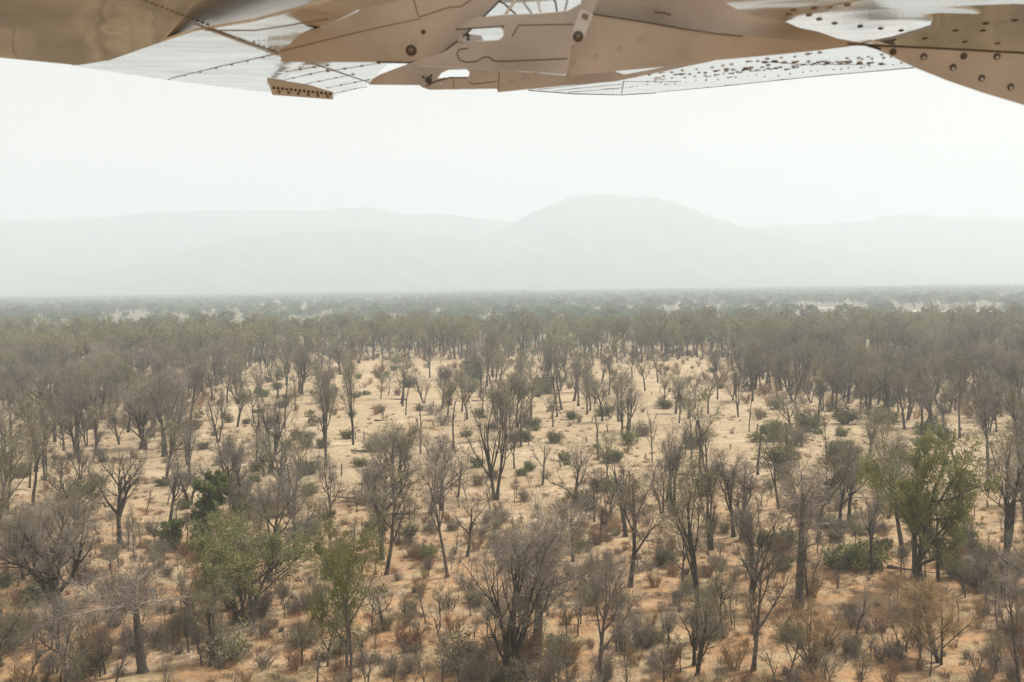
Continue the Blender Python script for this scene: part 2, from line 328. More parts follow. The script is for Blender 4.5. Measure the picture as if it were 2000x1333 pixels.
# trees read off the photograph: base x, base y, top y, crown width (px), kind, label
TREES = [
 (119,1218,975,215,'dark_spread','dark spreading tree with a few yellow leaves and a thick black trunk','dark yellow-leafed tree',-1),
 (280,1317,1050,230,'baobab0','pale baobab with flat spreading bare limbs at bottom left','left baobab',.6),
 (476,1222,1015,235,'green_round','round fine-leafed green tree with three dark forking stems','round green tree',.3),
 (681,1334,1002,170,'green_tall','tall green-leafed tree right of the round green tree, trunk running out of frame','tall green tree',1.),
 (750,1228,1120,150,'curved','low dark tree with one long limb reaching right, beside tall green tree','low limb tree',2.),
 (985,1336,1035,225,'bigbare','many-stemmed black bare tree in the bottom centre','many-stemmed black tree',0.),
 (1047,1289,965,175,'baobab1','grey baobab with swollen foot standing behind the many-stemmed black tree','central baobab',1.1),
 (874,1125,862,125,'curved','tall bare tree with pale twisted twigs left of the central baobab','twisted pale tree',1.4),
 (862,996,845,120,'bare2','broad bare grey tree behind the pale twisted tree',None,.5),
 (912,1086,955,85,'thin0','slender dark-trunked tree just right of the pale twisted tree',None,.5),
 (750,1036,880,125,'vase1','dark bare tree with wide arching limbs left of centre, above a brush pile','arching dark tree',.9),
 (839,1002,868,90,'bare5','bare tree with straight trunk right of the arching dark tree',None,.1),
 (968,972,735,130,'vase0','large many-limbed bare tree rising high in the middle of the picture','tall central tree',.2),
 (1119,985,848,100,'vase2','dark crooked tree right of the tall central tree','crooked dark tree',2.2),
 (1222,1041,888,62,'pollard','upright black tree with stiff broom-like limbs and hardly a twig','broom-like black tree',.4),
 (1187,940,842,62,'sparse2','small olive-leafed tree behind the broom-like black tree',None,2.),
 (1292,999,880,62,'bare1','slim vase-shaped bare tree right of the broom-like black tree',None,.7),
 (1334,1150,985,95,'curved','left one of two leaning bare trees in right foreground',None,2.6),
 (1366,1188,905,135,'sparse1','right one of two leaning trees in right foreground, taller and thinly leafed','leaning leafed tree',1.1),
 (1391,1069,872,90,'bare3','straight grey tree with upswept twigs behind the leaning pair',None,.3),
 (1433,1045,878,66,'bare7','left one of two black-trunked trees standing close together',None,.1),
 (1449,1053,893,80,'bare0','right one of two black-trunked trees standing close together','close black pair',2.9),
 (1559,1181,893,130,'baobab2','tall grey baobab with two tiers of drooping bare limbs','right baobab',2.),
 (1580,1186,1010,100,'curved','thin curving bare tree leaning right out of the right baobab foot',None,.4),
 (1785,1160,868,212,'green_big','big olive-green tree with dark trunk, the leafiest tree on the right','big green tree',.2),
 (1471,1314,1062,150,'bare6','bare pale-twigged tree standing in scrub at the bottom right','pale-twigged tree',.3),
 (1666,1270,1110,85,'thin2','small vase-shaped bare tree between the right baobab and bottom scrub',None,.3),
 (1839,1292,1130,160,'round_bare','round dense leafless brown tree below the big green tree','round brown tree',.3),
 (1587,1316,1170,110,'round_bare','lower rounded brown tree with thin stems left of bottom right corner',None,1.3),
 (1990,1336,1085,150,'curved','bare tree with curved dark trunk at the bottom right corner','right edge tree',.3),
 (1960,1090,850,130,'sparse3','tall thin-leafed tree with forked trunk near the right edge','forked edge tree',.9),
 (1883,1055,925,66,'bare4','slender tree with green bush at its foot right of the big green tree',None,.9),
 (1412,1246,1105,70,'thin1','very thin straight sapling left of the pale-twigged tree',None,.9),
 (1175,1336,1090,145,'bare2','bare grey tree right of the many-stemmed black tree at the bottom','bottom grey tree',1.9),
 (1173,1051,985,20,'pole','short dead pole standing left of the broom-like black tree',None,.9),
 (235,1069,880,110,'vase1','dark vase-shaped bare tree with grey trunk, above the left baobab','left vase tree',1.9),
 (371,985,888,80,'vase0','bundle-stemmed bare tree behind the ivy-covered trunk',None,.9),
 (331,1023,890,62,'bare5','slim bare tree with dark foot left of the ivy-covered trunk',None,.4),
 (471,978,850,50,'bare7','narrow dark twin-stemmed tree right of the ivy-covered trunk',None,.2),
 (388,1074,940,125,'ivy','dead leaning trunk smothered in dark green ivy','ivy-covered trunk',0.),
 (120,1022,885,100,'bare6','wide bare tree with thin twisted limbs near left edge',None,.6),
 (89,943,790,70,'bare3','bare forked tree on the pale ground near left edge',None,.3),
 (58,957,820,60,'sparse0','thinly leafed tree nearest the left edge on the pale ground',None,.1),
 (455,941,838,80,'bare1','bare twin-trunk tree behind and right of the ivy-covered trunk',None,.6),
 (552,978,848,95,'sparse6','broad tree with an open thinly leafed crown left of centre','open crowned tree',.6),
 (647,1022,885,72,'bare2','bare tree with downcurved lower limbs left of the arching dark tree',None,.5),
 (637,912,732,66,'bare4','tall slanting bare tree rising from the pale clearing left of centre','tall slanting tree',.6),
 (322,889,725,82,'bare0','vase-shaped tree at the edge of the left wood','wood edge vase tree',.1),
 (234,866,775,66,'vase2','stubby dark-limbed tree in the left wood',None,.1),
 (157,906,765,75,'bare3','grey many-twigged tree in the left wood, near its lower edge',None,.8),
 (427,861,742,72,'vase0','multi-stemmed tree at the left edge of the clearing',None,.8),
 (462,833,745,60,'sparse5','tree with leafy top at the left edge of the clearing',None,.8),
 (563,731,660,44,'sparse4','tree at far left corner of the clearing',None,.3),
 (556,836,728,16,'pole','tall thin bare pole on the left side of the clearing',None,.8),
 (534,822,742,30,'snag1','dead thin tree left of the tall bare pole',None,.8),
 (576,801,705,44,'snag3','grey dead tree with upright limbs behind the tall bare pole',None,.8),
 (506,836,785,14,'pole','short leaning bare pole at left side of the clearing',None,.2),
 (690,869,712,62,'sparse1','tall narrow tree with leafy lower stem, left middle of the clearing','narrow leafy tree',.8),
 (664,731,668,40,'bare7','thin tree on the far left part of the clearing',None,.8),
 (744,781,712,48,'sparse2','low spreading tree with dark fork in the clearing',None,.8),
 (828,788,722,50,'vase0','small dark vase-shaped tree on the back half of the clearing','small vase tree',.8),
 (792,813,740,22,'snag0','pair of thin leaning dead stems left of the grey bushes',None,.8),
 (874,820,745,40,'sparse7','slim twisted tree right of the two grey bushes',None,.8),
 (911,791,728,36,'snag2','dead tree leaning left in the back of the clearing',None,.4),
 (948,771,705,14,'pole','straight bare pole in the back of the clearing',None,.8),
 (1000,801,718,50,'bare1','dark forked tree above the middle of the clearing',None,.8),
 (1037,822,730,70,'sparse6','thinly leafed tree with low forks in the middle of the clearing',None,1.8),
 (1087,771,700,44,'snag3','tree with dark twisted top in the back of the clearing',None,.8),
 (1119,785,690,62,'sparse3','tall leafy tree behind the middle of the clearing',None,.8),
 (1080,836,765,44,'thin3','light green-topped small tree in the middle of the clearing',None,.8),
 (990,862,738,64,'sparse5','tree with drooping leafy crown behind the tall central tree',None,2.8),
 (1189,771,688,50,'sparse0','slender-trunked tree at the back of the clearing, right of centre',None,.8),
 (1208,826,725,52,'sparse4','leaning leafed tree, left one of a pair right of centre',None,.8),
 (1224,857,742,60,'bare5','bare straight tree, right one of a pair right of centre',None,.8),
 (1154,805,722,50,'sparse1','crooked thin-leafed tree just right of the middle of the clearing',None,.8),
 (1297,791,722,44,'sparse2','tree with a bushy foot in the right half of the clearing',None,.8),
 (1319,808,735,46,'sparse7','open tree right of the bushy-footed tree',None,.8),
 (1273,903,788,48,'snag3','bare tree with short side branches on the right half of the clearing',None,.8),
 (1358,794,722,38,'sparse6','small flat-topped tree on the right part of the clearing',None,.8),
 (1401,781,682,54,'sparse0','tall olive tree at right edge of the clearing','olive edge tree',.8),
 (1443,812,700,44,'bare3','straight trunk at the right edge of the clearing',None,.8),
 (1463,843,755,26,'snag1','thin dead tree in front of the right edge of the clearing',None,.8),
 (1471,785,678,56,'sparse1','bushy-crowned tree in the right wood edge',None,.8),
 (1541,843,762,88,'sparse6','wide crowned tree with dark short trunk on the right, above green bushes','wide short-trunk tree',.2),
 (1599,822,700,56,'sparse4','tall tree in front of the right wood',None,.8),
 (1625,799,712,46,'bare0','vase-shaped dark tree inside the right wood',None,.8),
 (1681,806,690,66,'sparse2','broad tree with a black lower trunk in the right wood',None,.8),
 (1713,788,698,56,'sparse3','leafy tree with two trunks in the right wood',None,.8),
 (1771,819,705,64,'sparse5','tree with smooth black trunk at the front of the right wood',None,.8),
 (1818,830,690,105,'vase2','largest spreading tree along the front of the right wood','largest right wood tree',.8),
 (1874,855,700,66,'bare6','tall dark-trunked tree right of the largest spreading wood tree',None,.8),
 (1615,910,795,40,'snag2','tall dead thin tree in front of the right wood',None,.8),
 (1697,898,795,76,'sparse7','knobbly thinly leafed tree left above the big green tree',None,.8),
 (1480,926,845,26,'pole','dead pole right of the close black pair',None,.8),
 (1842,890,828,30,'snag0','forked dead stump-like tree behind the big green tree',None,.8),
 (1930,950,775,85,'bare4','grey densely twigged tree above the forked edge tree',None,.8),
 (1990,905,760,70,'sparse0','tree at the right edge behind the forked edge tree',None,.8),
 (1655,955,850,60,'bare5','bare tree between the right baobab and the big green tree',None,.8),
 (640,1300,1200,80,'thin3','small leafy sapling left of the tall green tree at the bottom',None,.8),
 (15,1010,865,90,'sparse2','thinly leafed tree cut by the left edge',None,.8),
 (20,860,740,80,'bare2','grey tree in the left wood cut by the left edge',None,.8),
 (790,920,845,50,'snag1','dead crooked stem in the centre left of the clearing',None,.8),
]
anchors = []; tree_xy = []
TG = 'individual trees scattered over the plain'
def nm(kind):
    if kind.startswith('baobab'): return 'baobab_tree'
    if kind.startswith('ivy'): return 'ivy_covered_tree'
    if kind.startswith(('snag', 'pole')): return 'dead_tree'
    if kind.startswith('green'): return 'green_tree'
    if kind.startswith(('sparse', 'fgreen')): return 'thinly_leafed_tree'
    return 'bare_tree'
n_ind = 0
for (px, py, pt, wpx, kd, lab, anc, rz) in TREES:
    b = gpt(px, py); H = top_height(px, pt, b)*1.06; W = wpx*b.y/F*(1.18 if py > 950 else 1.06)
    place(kd, b, H, W, rz, nm(kd), lab, 'tree', TG); n_ind += 1
    tree_xy.append((b.x, b.y))
    if anc: anchors.append((px, (py+pt)/2 if False else py, anc))
ANC = np.array([(a, b) for a, b, _ in anchors], float)
# random trees by area, judged by where a place lies in the picture
def lerp_pts(pts, v): 
    xs = [p[0] for p in pts]; ys = [p[1] for p in pts]; return np.interp(v, xs, ys)
def left_edge(py): return lerp_pts([(700, 540), (735, 445), (790, 415), (860, 395), (900, 300), (935, 170), (965, 60), (1000, -200)], py)
def right_edge(py): return lerp_pts([(700, 1440), (760, 1450), (800, 1500), (820, 1640), (850, 1850), (880, 1960), (920, 2060), (960, 2400)], py)
def hash_noise(x, y, s, seed):
    return .5+.25*(np.sin(x/s+seed)+np.sin(y/s*1.13+seed*2.1+1.7*np.sin(x/s*.6+seed)))
def scatter_pts(n, ymin, ymax, rng, margin=160):
    d = np.sqrt(rng.rand(n)*(ymax**2-ymin**2)+ymin**2)      # even over a wedge
    s = (rng.rand(n)*2-1)*(1000+margin)/F*1.06
    x = s*d; y = d; px, py = proj_n(x, y); return x, y, px, py
def wedge_area(a, b, margin=160): return (1000+margin)/F*1.06*(b*b-a*a)
rng = np.random.RandomState(5)
dens = .017; nmax = int(wedge_area(75, 640)*dens)
x, y, px, py = scatter_pts(nmax, 75, 640, rng)
le, re = left_edge(py), right_edge(py)
forest = (py < 703+6*np.sin(px/60.)) | (px < le) | (px > re)
prob = np.where(forest, np.where(y < 430, .42, .22)+.58*hash_noise(x, y, 22, 3), .60*hash_noise(x, y, 16, 7)**1.8)
prob = np.where(py > 930, .40, prob); prob = np.where(py > 1120, .52, prob)
prob = np.where(y > 560, prob*.85, prob)
prob = np.where(y > 570, prob*.55, prob)
# open sand beyond the wood
keep = rng.rand(nmax) < prob
x, y, px, py, forest = x[keep], y[keep], px[keep], py[keep], forest[keep]
TXY = np.array(tree_xy)
dist = np.sqrt(((np.stack([x, y], -1)[:, None]-TXY[None])**2).sum(-1)).min(1)
ok = (dist > np.where(y < 200, 4.5, 3.5)) & ~((np.abs(px-395) < 70) & (py > 1060) & (py < 1230)) & ~((np.abs(px-985) < 90) & (py > 1250))
# keep the near trees that stand in front of named ones small
x, y, px, py, forest = x[ok], y[ok], px[ok], py[ok], forest[ok]
H = np.where(forest, 9.5+8.5*rng.rand(len(x))**.8, 7+8*rng.rand(len(x)))
H = np.where(forest & (y < 330), H*.82, H)
H = np.where(forest & (y > 400), 11+7*rng.rand(len(x)), H)
near = py > 930; H = np.where(near, 6.5+6.5*rng.rand(len(x)), H); H = np.where(py > 1180, 6+4.5*rng.rand(len(x)), H)
order = np.argsort(-(H/y))
seen = (px > 5) & (px < 1995) & (py < 1333+60)
def relation(px_, py_):
    d = ANC-np.array([px_, py_]); d[:, 1] *= 1.6; i = int(np.argmin((d**2).sum(1))); dx, dy = px_-ANC[i, 0], (py_-ANC[i, 1])*1.6
    if abs(dx) > abs(dy): r = 'right of' if dx > 0 else 'left of'
    else: r = 'in front of' if dy > 0 else 'behind'
    return i, r, math.hypot(dx, dy)
ORD = ['nearest', 'second nearest', 'third nearest', 'fourth nearest', 'fifth nearest', 'sixth nearest', 'seventh nearest', 'eighth nearest', 'ninth nearest', 'tenth nearest', 'eleventh nearest', 'twelfth nearest', 'thirteenth nearest', 'fourteenth nearest', 'fifteenth nearest', 'sixteenth nearest', 'seventeenth nearest', 'eighteenth nearest', 'nineteenth nearest', 'twentieth nearest']
def name_all(lst, noun_of):
    # lst: [object, px, py, description]; writes a label that counts outwards from a named tree
    buckets = {}
    for it in lst:
        i, r, dd = relation(it[1], it[2]); buckets.setdefault((i, r, it[3]), []).append((dd, it[0]))
    for (i, r, desc), v in buckets.items():
        v.sort(key=lambda q: q[0])
        for k, (dd, o) in enumerate(v):
            if len(v) == 1: o['label'] = '%s %s the %s' % (desc, r, anchors[i][2])
            elif k < len(ORD): o['label'] = '%s %s the %s, %s to it' % (desc, r, anchors[i][2], ORD[k])
            else: o['label'] = '%s %s the %s, far from it in the crowd' % (desc, r, anchors[i][2])
lst = []; rest = []
for j in order:
    if seen[j] and n_ind < 298 and x[j]:
        if near[j]: kd = ['thin%d' % rng.randint(4), 'bare%d' % rng.randint(8), 'sparse%d' % rng.randint(8)][rng.choice(3, p=[.3, .4, .3])]
        elif forest[j]: kd = ('sparse%d' if rng.rand() < .62 else 'bare%d') % rng.randint(8) if rng.rand() < .72 else ['vase0', 'vase1', 'vase2', 'snag3', 'curved'][rng.randint(5)]
        else: kd = ['sparse%d' % rng.randint(8), 'snag%d' % rng.randint(4), 'bare%d' % rng.randint(8), 'thin%d' % rng.randint(4)][rng.randint(4)]
        h = H[j]; o = place(kd, Vector((x[j], y[j], 0)), h, None, rng.rand()*6.28, nm(kd), 'x', 'tree', 'trees of the wood round the clearing' if forest[j] else 'lesser trees of the open ground')
        hh = 'tall' if h > 13.5 else ('medium' if h > 8 else 'small')
        ds = {'bare_tree': 'leafless grey tree', 'thinly_leafed_tree': 'thinly leafed tree', 'dead_tree': 'dead tree'}[nm(kd)]
        lst.append([o, px[j], py[j], hh+' '+ds]); n_ind += 1
    else: rest.append(j)
name_all(lst, None)
rest = np.array(rest)
# ------------------------------------------------------------------ scattered masses (one object each)
def scatter(name, P, idx, scl, rot, kinds, label, cat):
    src = bpy.data.collections.new('source_'+name)
    for i, kk in enumerate(kinds):
        src.objects.link(bpy.data.objects.new('%s_%02d' % ('s'+name, i), combined(K[kk], name+'_%02d' % i)))
    me = bpy.data.meshes.new(name); me.vertices.add(len(P)); me.vertices.foreach_set('co', np.asarray(P, np.float32).ravel())
    for an, ty, dat in (('pick', 'INT', np.asarray(idx, np.int32)), ('scl', 'FLOAT', np.asarray(scl, np.float32)), ('rot', 'FLOAT', np.asarray(rot, np.float32))):
        a = me.attributes.new(an, ty, 'POINT'); a.data.foreach_set('value', dat)
    o = bpy.data.objects.new(name, me); COL.objects.link(o)
    g = bpy.data.node_groups.new(name, 'GeometryNodeTree')
    g.interface.new_socket('Geometry', in_out='INPUT', socket_type='NodeSocketGeometry'); g.interface.new_socket('Geometry', in_out='OUTPUT', socket_type='NodeSocketGeometry')
    n = g.nodes; l = g.links; gi = n.new('NodeGroupInput'); go = n.new('NodeGroupOutput'); ip = n.new('GeometryNodeInstanceOnPoints'); ci = n.new('GeometryNodeCollectionInfo')
    ci.inputs['Collection'].default_value = src; ci.inputs['Separate Children'].default_value = True; ci.inputs['Reset Children'].default_value = True
    def at(nm_, ty):
        q = n.new('GeometryNodeInputNamedAttribute'); q.data_type = ty; q.inputs['Name'].default_value = nm_; return q.outputs['Attribute']
    cx = n.new('ShaderNodeCombineXYZ'); l.new(at('rot', 'FLOAT'), cx.inputs[2])
    ip.inputs['Pick Instance'].default_value = True
    l.new(gi.outputs[0], ip.inputs['Points']); l.new(ci.outputs[0], ip.inputs['Instance']); l.new(at('pick', 'INT'), ip.inputs['Instance Index'])
    e2 = n.new('FunctionNodeEulerToRotation'); l.new(cx.outputs[0], e2.inputs[0]); l.new(e2.outputs[0], ip.inputs['Rotation'])
    l.new(at('scl', 'FLOAT'), ip.inputs['Scale']); l.new(ip.outputs[0], go.inputs[0])
    md = o.modifiers.new('scatter', 'NODES'); md.node_group = g
    return tag(o, label, cat, None, 'stuff')
def pack(xx, yy): return np.stack([xx, yy, ground_z(xx, yy)-.1], -1)
wx, wy, wh = x[rest], y[rest], H[rest]
kinds = ['bare0', 'vase0', 'bare3', 'sparse0', 'sparse1', 'vase2', 'sparse6', 'fbare0', 'fbare1', 'fbare2', 'fgreen0', 'fgreen1', 'fgreen2']
pick = np.where(wy < 380, rng.choice([0, 1, 2, 3, 4, 5, 6, 3, 4, 5, 6], len(wx)), 7+rng.randint(0, 6, len(wx)))
scl = wh/np.array([K[k].H for k in kinds])[pick]
scatter('distant_wood', pack(wx, wy), pick, scl, rng.rand(len(wx))*6.28, kinds, 'dense grey wood of half-bare trees beyond and beside the clearing', 'wood')
# far green riverine wood
n = 26000; fx, fy, fpx, fpy = scatter_pts(n, 680, 4200, rng, 200)
p_ = .15+.85*hash_noise(fx, fy, 90, 2.2)
sand = ((fpy > 603) & (fpy < 660) & (fpx > 1740) & (fpx < 1960)) | ((fpy > 598) & (fpy < 630) & (fpx > 1550) & (fpx < 1700))
p_ = np.where(sand, 0.0, p_); kk_ = rng.rand(n) < p_
fx, fy = fx[kk_], fy[kk_]
fh = 9+5.5*rng.rand(len(fx))
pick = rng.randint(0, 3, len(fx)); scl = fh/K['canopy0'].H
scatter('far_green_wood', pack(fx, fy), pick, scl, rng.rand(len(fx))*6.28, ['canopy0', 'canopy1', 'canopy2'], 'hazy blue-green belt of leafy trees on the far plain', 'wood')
# ------------------------------------------------------------------ bushes read off the photograph: x, base y, width px, kind (g green, b bare, o olive), label
BUSH = [
 (1527,1068,62,'g','bright green bush left of the right baobab trunk'),(1493,1062,40,'g','low bright bush left of the other one by the right baobab'),(1640,1108,70,'g','dark green bush right of the right baobab trunk'),
 (1695,1112,85,'g','long dark green bush left of the big green tree foot'),(1846,1110,50,'g','round green bush right of the big green tree foot'),(1883,1058,48,'g','green bush round the foot of a slender tree at right'),
 (1630,1058,44,'g','pale green bush behind the dark green bushes right of the baobab'),(1724,1078,42,'g','leafy bush left of the big green trunk'),(1902,1112,36,'g','small green bush near the right edge'),(1670,1040,45,'o','olive bush below the drooping limb of the big green tree'),
 (1524,908,68,'g','large dark bush standing alone on the right of the clearing'),(1352,874,46,'g','round green bush in the right half of the clearing'),(1520,860,58,'g','dark green bush beside the wide short trunk'),(1552,872,72,'o','grey-green bush in front of the wide short-trunk tree'),
 (1578,838,54,'g','light green bush right of the wide short trunk'),(1652,826,50,'g','bright green bush in front of the right wood'),(1727,826,56,'g','broad green bush at the foot of the right wood'),(1478,864,34,'g','small dark bush left of the wide short trunk'),
 (1496,843,24,'g','tiny green bush left of the wide short trunk'),(1516,842,34,'g','green bush just left behind the wide short trunk'),(1637,896,52,'g','green bush on pale sand, right of the large lone bush'),(1665,902,36,'o','olive bush right of the green one on pale sand'),
 (1643,848,30,'g','little green bush on pale sand in front of the right wood'),(1815,846,52,'g','dark bush round the foot of the largest right wood tree'),(1800,875,44,'g','pale green bush below the right wood'),(1845,855,30,'g','bush right of the largest right wood tree'),
 (923,724,40,'g','green bush at the far side of the clearing'),(867,742,30,'g','isolated round green bush at the far left side of the clearing'),(928,740,48,'g','broad green bush in the back of the clearing'),(921,764,42,'g','dark green bush in front of the broad one at the back'),
 (797,756,36,'g','green bush left at the back of the clearing'),(1054,752,34,'g','green bush at the back of the clearing, centre'),(1066,768,42,'g','low wide green bush in the back centre of the clearing'),(846,812,50,'b','grey leafless bush, upper one of two left of centre'),
 (863,834,56,'b','grey leafless bush, lower one of two left of centre'),(738,880,60,'o','dark low bush under a fallen stem, left of centre'),(1040,838,38,'g','dark bush at the foot of a forked tree mid clearing'),(1007,866,32,'g','olive round bush right of the tall central tree'),
 (1030,866,26,'g','bright little bush right of the olive round bush'),(1231,868,44,'g','leafy bush at the foot of the right one of a pair'),(1190,905,40,'g','green bush at the foot of the small olive-leafed tree'),(1084,868,34,'g','green bush under the crooked stem, centre'),
 (1178,815,34,'g','dark small bush right of the middle of the clearing'),(1035,918,28,'g','dark green bush right of the tall central tree foot'),(1063,932,36,'b','grey leafless ball bush right of the tall central tree'),(1020,926,26,'g','bright green low bush by the tall central tree'),
 (730,946,40,'g','bright bush left of the arching dark tree'),(702,912,30,'g','dark bush left behind the arching dark tree'),(1250,852,50,'o','olive bush right of the pair of trees'),(1298,798,30,'g','dark bush round a trunk in the right half'),
 (512,776,28,'g','small umbrella-shaped green bush on the left of the clearing'),(525,748,24,'g','far small green bush on the left of the clearing'),(543,762,26,'g','green bush right of the small umbrella-shaped one'),(649,772,26,'g','green bush behind the narrow leafy tree'),
 (581,858,30,'g','green bush on the left half of the clearing'),(529,852,18,'g','tiny green bush left of the green one'),(597,874,28,'g','small bright bush on left half of the clearing'),(428,906,36,'o','olive bush at left edge of the clearing'),
 (500,920,38,'g','bright green bush near the left middle'),(604,928,46,'g','broad green bush right of the open crowned tree'),(605,968,36,'g','round green bush below the broad one'),(497,940,22,'g','low green bush below the bright one'),
 (42,935,40,'g','green bush on pale ground near the left edge'),(308,1050,22,'g','tiny dark green bush alone on pale ground left of the ivy'),(480,1005,62,'g','bright green bush right of the ivy-covered trunk'),(530,1010,66,'b','grey bare thicket right of the bright bush'),
 (80,1178,70,'g','dark green bush behind the thick black trunk'),(240,1196,90,'o','dark olive bush behind the left baobab trunk'),(165,1322,95,'o','dark bush left of the left baobab foot'),(790,1056,70,'o','olive bush right of the arching dark tree foot'),
 (836,1090,50,'g','small leafy bush right of the olive bush'),(895,1300,130,'o','large brown-olive bush left of the many-stemmed black tree'),(1079,1262,42,'g','bright green bush right of the central baobab foot'),(945,1336,80,'g','dark bush at the foot of the many-stemmed black tree'),
 (1150,990,46,'b','grey leafless ball-shaped bush left of the broom-like black tree'),(1182,956,50,'g','green bush left of the broom-like tree top'),(1301,1078,26,'g','small green bush right of the broom-like black tree'),(1303,1104,20,'g','tiny bright green bush below the small green one'),
 (1245,1112,44,'b','reddish leafless bush below the broom-like black tree'),(1130,1042,40,'b','bare bush between the central baobab and the broom-like tree'),(590,1260,80,'o','scrubby bush under the round green tree, right side'),(440,1290,110,'o','scrub thicket under the round green tree'),
 (30,1090,80,'b','bare brown thicket at the left edge above the dark tree'),(20,1270,90,'o','dark olive bush at the left edge'),(1200,1030,50,'b','bare bush at the foot of the broom-like black tree'),
]
bl = []; bxy = []; nb = 0
for (px_, py_, wp, t, lab) in BUSH:
    b = gpt(px_, py_); W = wp*b.y/F; kd = {'g': 'gbush', 'b': 'bbush', 'o': 'obush'}[t]+str(R0.randint(5))
    place(kd, b, W*(.62+.15*R0.rand()), W, R0.rand()*6.28, 'bush', lab, 'bush', 'bushes read one by one on the plain'); bxy.append((b.x, b.y)); nb += 1
rng = np.random.RandomState(77)
n = 2600; x, y, px, py = scatter_pts(n, 72, 470, rng, 60)
le, re = left_edge(py), right_edge(py); inside = (px > le) & (px < re)
pr = np.where(py > 1040, .75, np.where(py > 930, .36, np.where(inside, .34, .5)))*(.05+1.5*hash_noise(x, y, 9, 1.3)**1.5)
ks = rng.rand(n) < pr; x, y, px, py, inside = x[ks], y[ks], px[ks], py[ks], inside[ks]
W = np.where(py > 930, 1.6+2.6*rng.rand(len(x))**1.5, 1.0+2.2*rng.rand(len(x)))
order = np.argsort(-W/y); lst = []; rest_b = []
for j in order:
    if nb < 298 and 5 < px[j] < 1995:
        u = rng.rand(); nearj = py[j] > 980
        t = 'g' if (u < (.8 if (inside[j] and not nearj) else .12)) else ('o' if u < (.88 if (inside[j] and not nearj) else .26) else 'b')
        kd = {'g': 'gbush', 'b': 'bbush', 'o': 'obush'}[t]+str(rng.randint(5))
        h = W[j]*(.6+.4*rng.rand())*(1.15 if t != 'g' else .85)
        o = place(kd, Vector((x[j], y[j], 0)), h, W[j], rng.rand()*6.28, 'bush', 'x', 'bush', 'low scrub bushes between the trees'); nb += 1
        lst.append([o, px[j], py[j], ('tall ' if h > 2.6 else 'low ')+{'g': 'green bush', 'b': 'leafless brown bush', 'o': 'dull olive bush'}[t]])
    else: rest_b.append(j)
name_all(lst, None)
rb = np.array(rest_b)
# undergrowth of the woods and low scrub, beyond counting
n = 14000; ux, uy, upx, upy = scatter_pts(n, 72, 900, rng, 160)
le, re = left_edge(upy), right_edge(upy); ins = (upx > le) & (upx < re) & (upy > 706)
pr = np.where(upy > 1040, .6, np.where(upy > 940, .4, np.where(ins, .04, .7)))*(.3+hash_noise(ux, uy, 14, 2.3))
pr = np.where(uy < 150, pr, pr)
ks = rng.rand(n) < pr; ux, uy, ins = ux[ks], uy[ks], ins[ks]
# extra near scrub
m = 2600; sx_, sy_, spx, spy = scatter_pts(m, 74, 150, rng, 100); ks = rng.rand(m) < (.25+hash_noise(sx_, sy_, 7, .4))*lerp_pts([(950, .15), (1150, .8), (1333, 1.)], spy)
ax = np.concatenate([ux, sx_[ks], x[rb]]); ay = np.concatenate([uy, sy_[ks], y[rb]])
kinds = ['bbush0', 'bbush1', 'obush2', 'bbush3', 'gbush1', 'fbush0', 'fbush1', 'thin0', 'thin1', 'thin2', 'thin3']
pick = np.where(ay < 230, rng.choice([0, 1, 2, 3, 4, 7, 8, 9, 10], len(ax), p=[.13, .22, .06, .17, .02, .12, .09, .11, .08]), rng.choice([5, 5, 5, 6, 1], len(ax)))
hh = np.where(ay < 230, .7+2.0*rng.rand(len(ax))**1.5, 1.2+2.4*rng.rand(len(ax)))
hh = np.where(pick > 6, 1.8+2.8*rng.rand(len(ax)), hh)
scl = hh/np.array([K[k].H for k in kinds])[pick]
scatter('undergrowth', pack(ax, ay), pick, scl, rng.rand(len(ax))*6.28, kinds, 'low brown scrub and undergrowth covering the ground between the trees', 'scrub')
# dry grass tufts and litter
gb = MB(); rg = np.random.RandomState(9)
for v in range(1):
    pts = rg.randn(60, 3)*np.array([.25, .25, 0]); tip = pts+np.stack([rg.randn(60)*.15, rg.randn(60)*.15, .2+.3*rg.rand(60)], -1)
    P = np.stack([pts, (pts+tip)/2+rg.randn(60, 3)*.02, tip], 1); gb.add(*tubes(P, np.full((60, 3), .012)*np.array([1, .8, .2]), 3), 'twig_brown')
kg = Kind('tuft'); kg.finish([('stems', gb, True)]); K['tuft'] = kg
n = 12000; x_, y_, px_, py_ = scatter_pts(n, 74, 260, rng, 40)
ks = rng.rand(n) < (hash_noise(x_, y_, 6, 5.)+.1)*lerp_pts([(800, .05), (950, .35), (1100, 1.)], py_)
scatter('dry_grass', pack(x_[ks], y_[ks])+np.array([0, 0, .08]), np.zeros(ks.sum()), .5+rng.rand(ks.sum()), rng.rand(ks.sum())*6.28, ['tuft'], 'dry grass tufts and twigs littering the sand', 'grass')
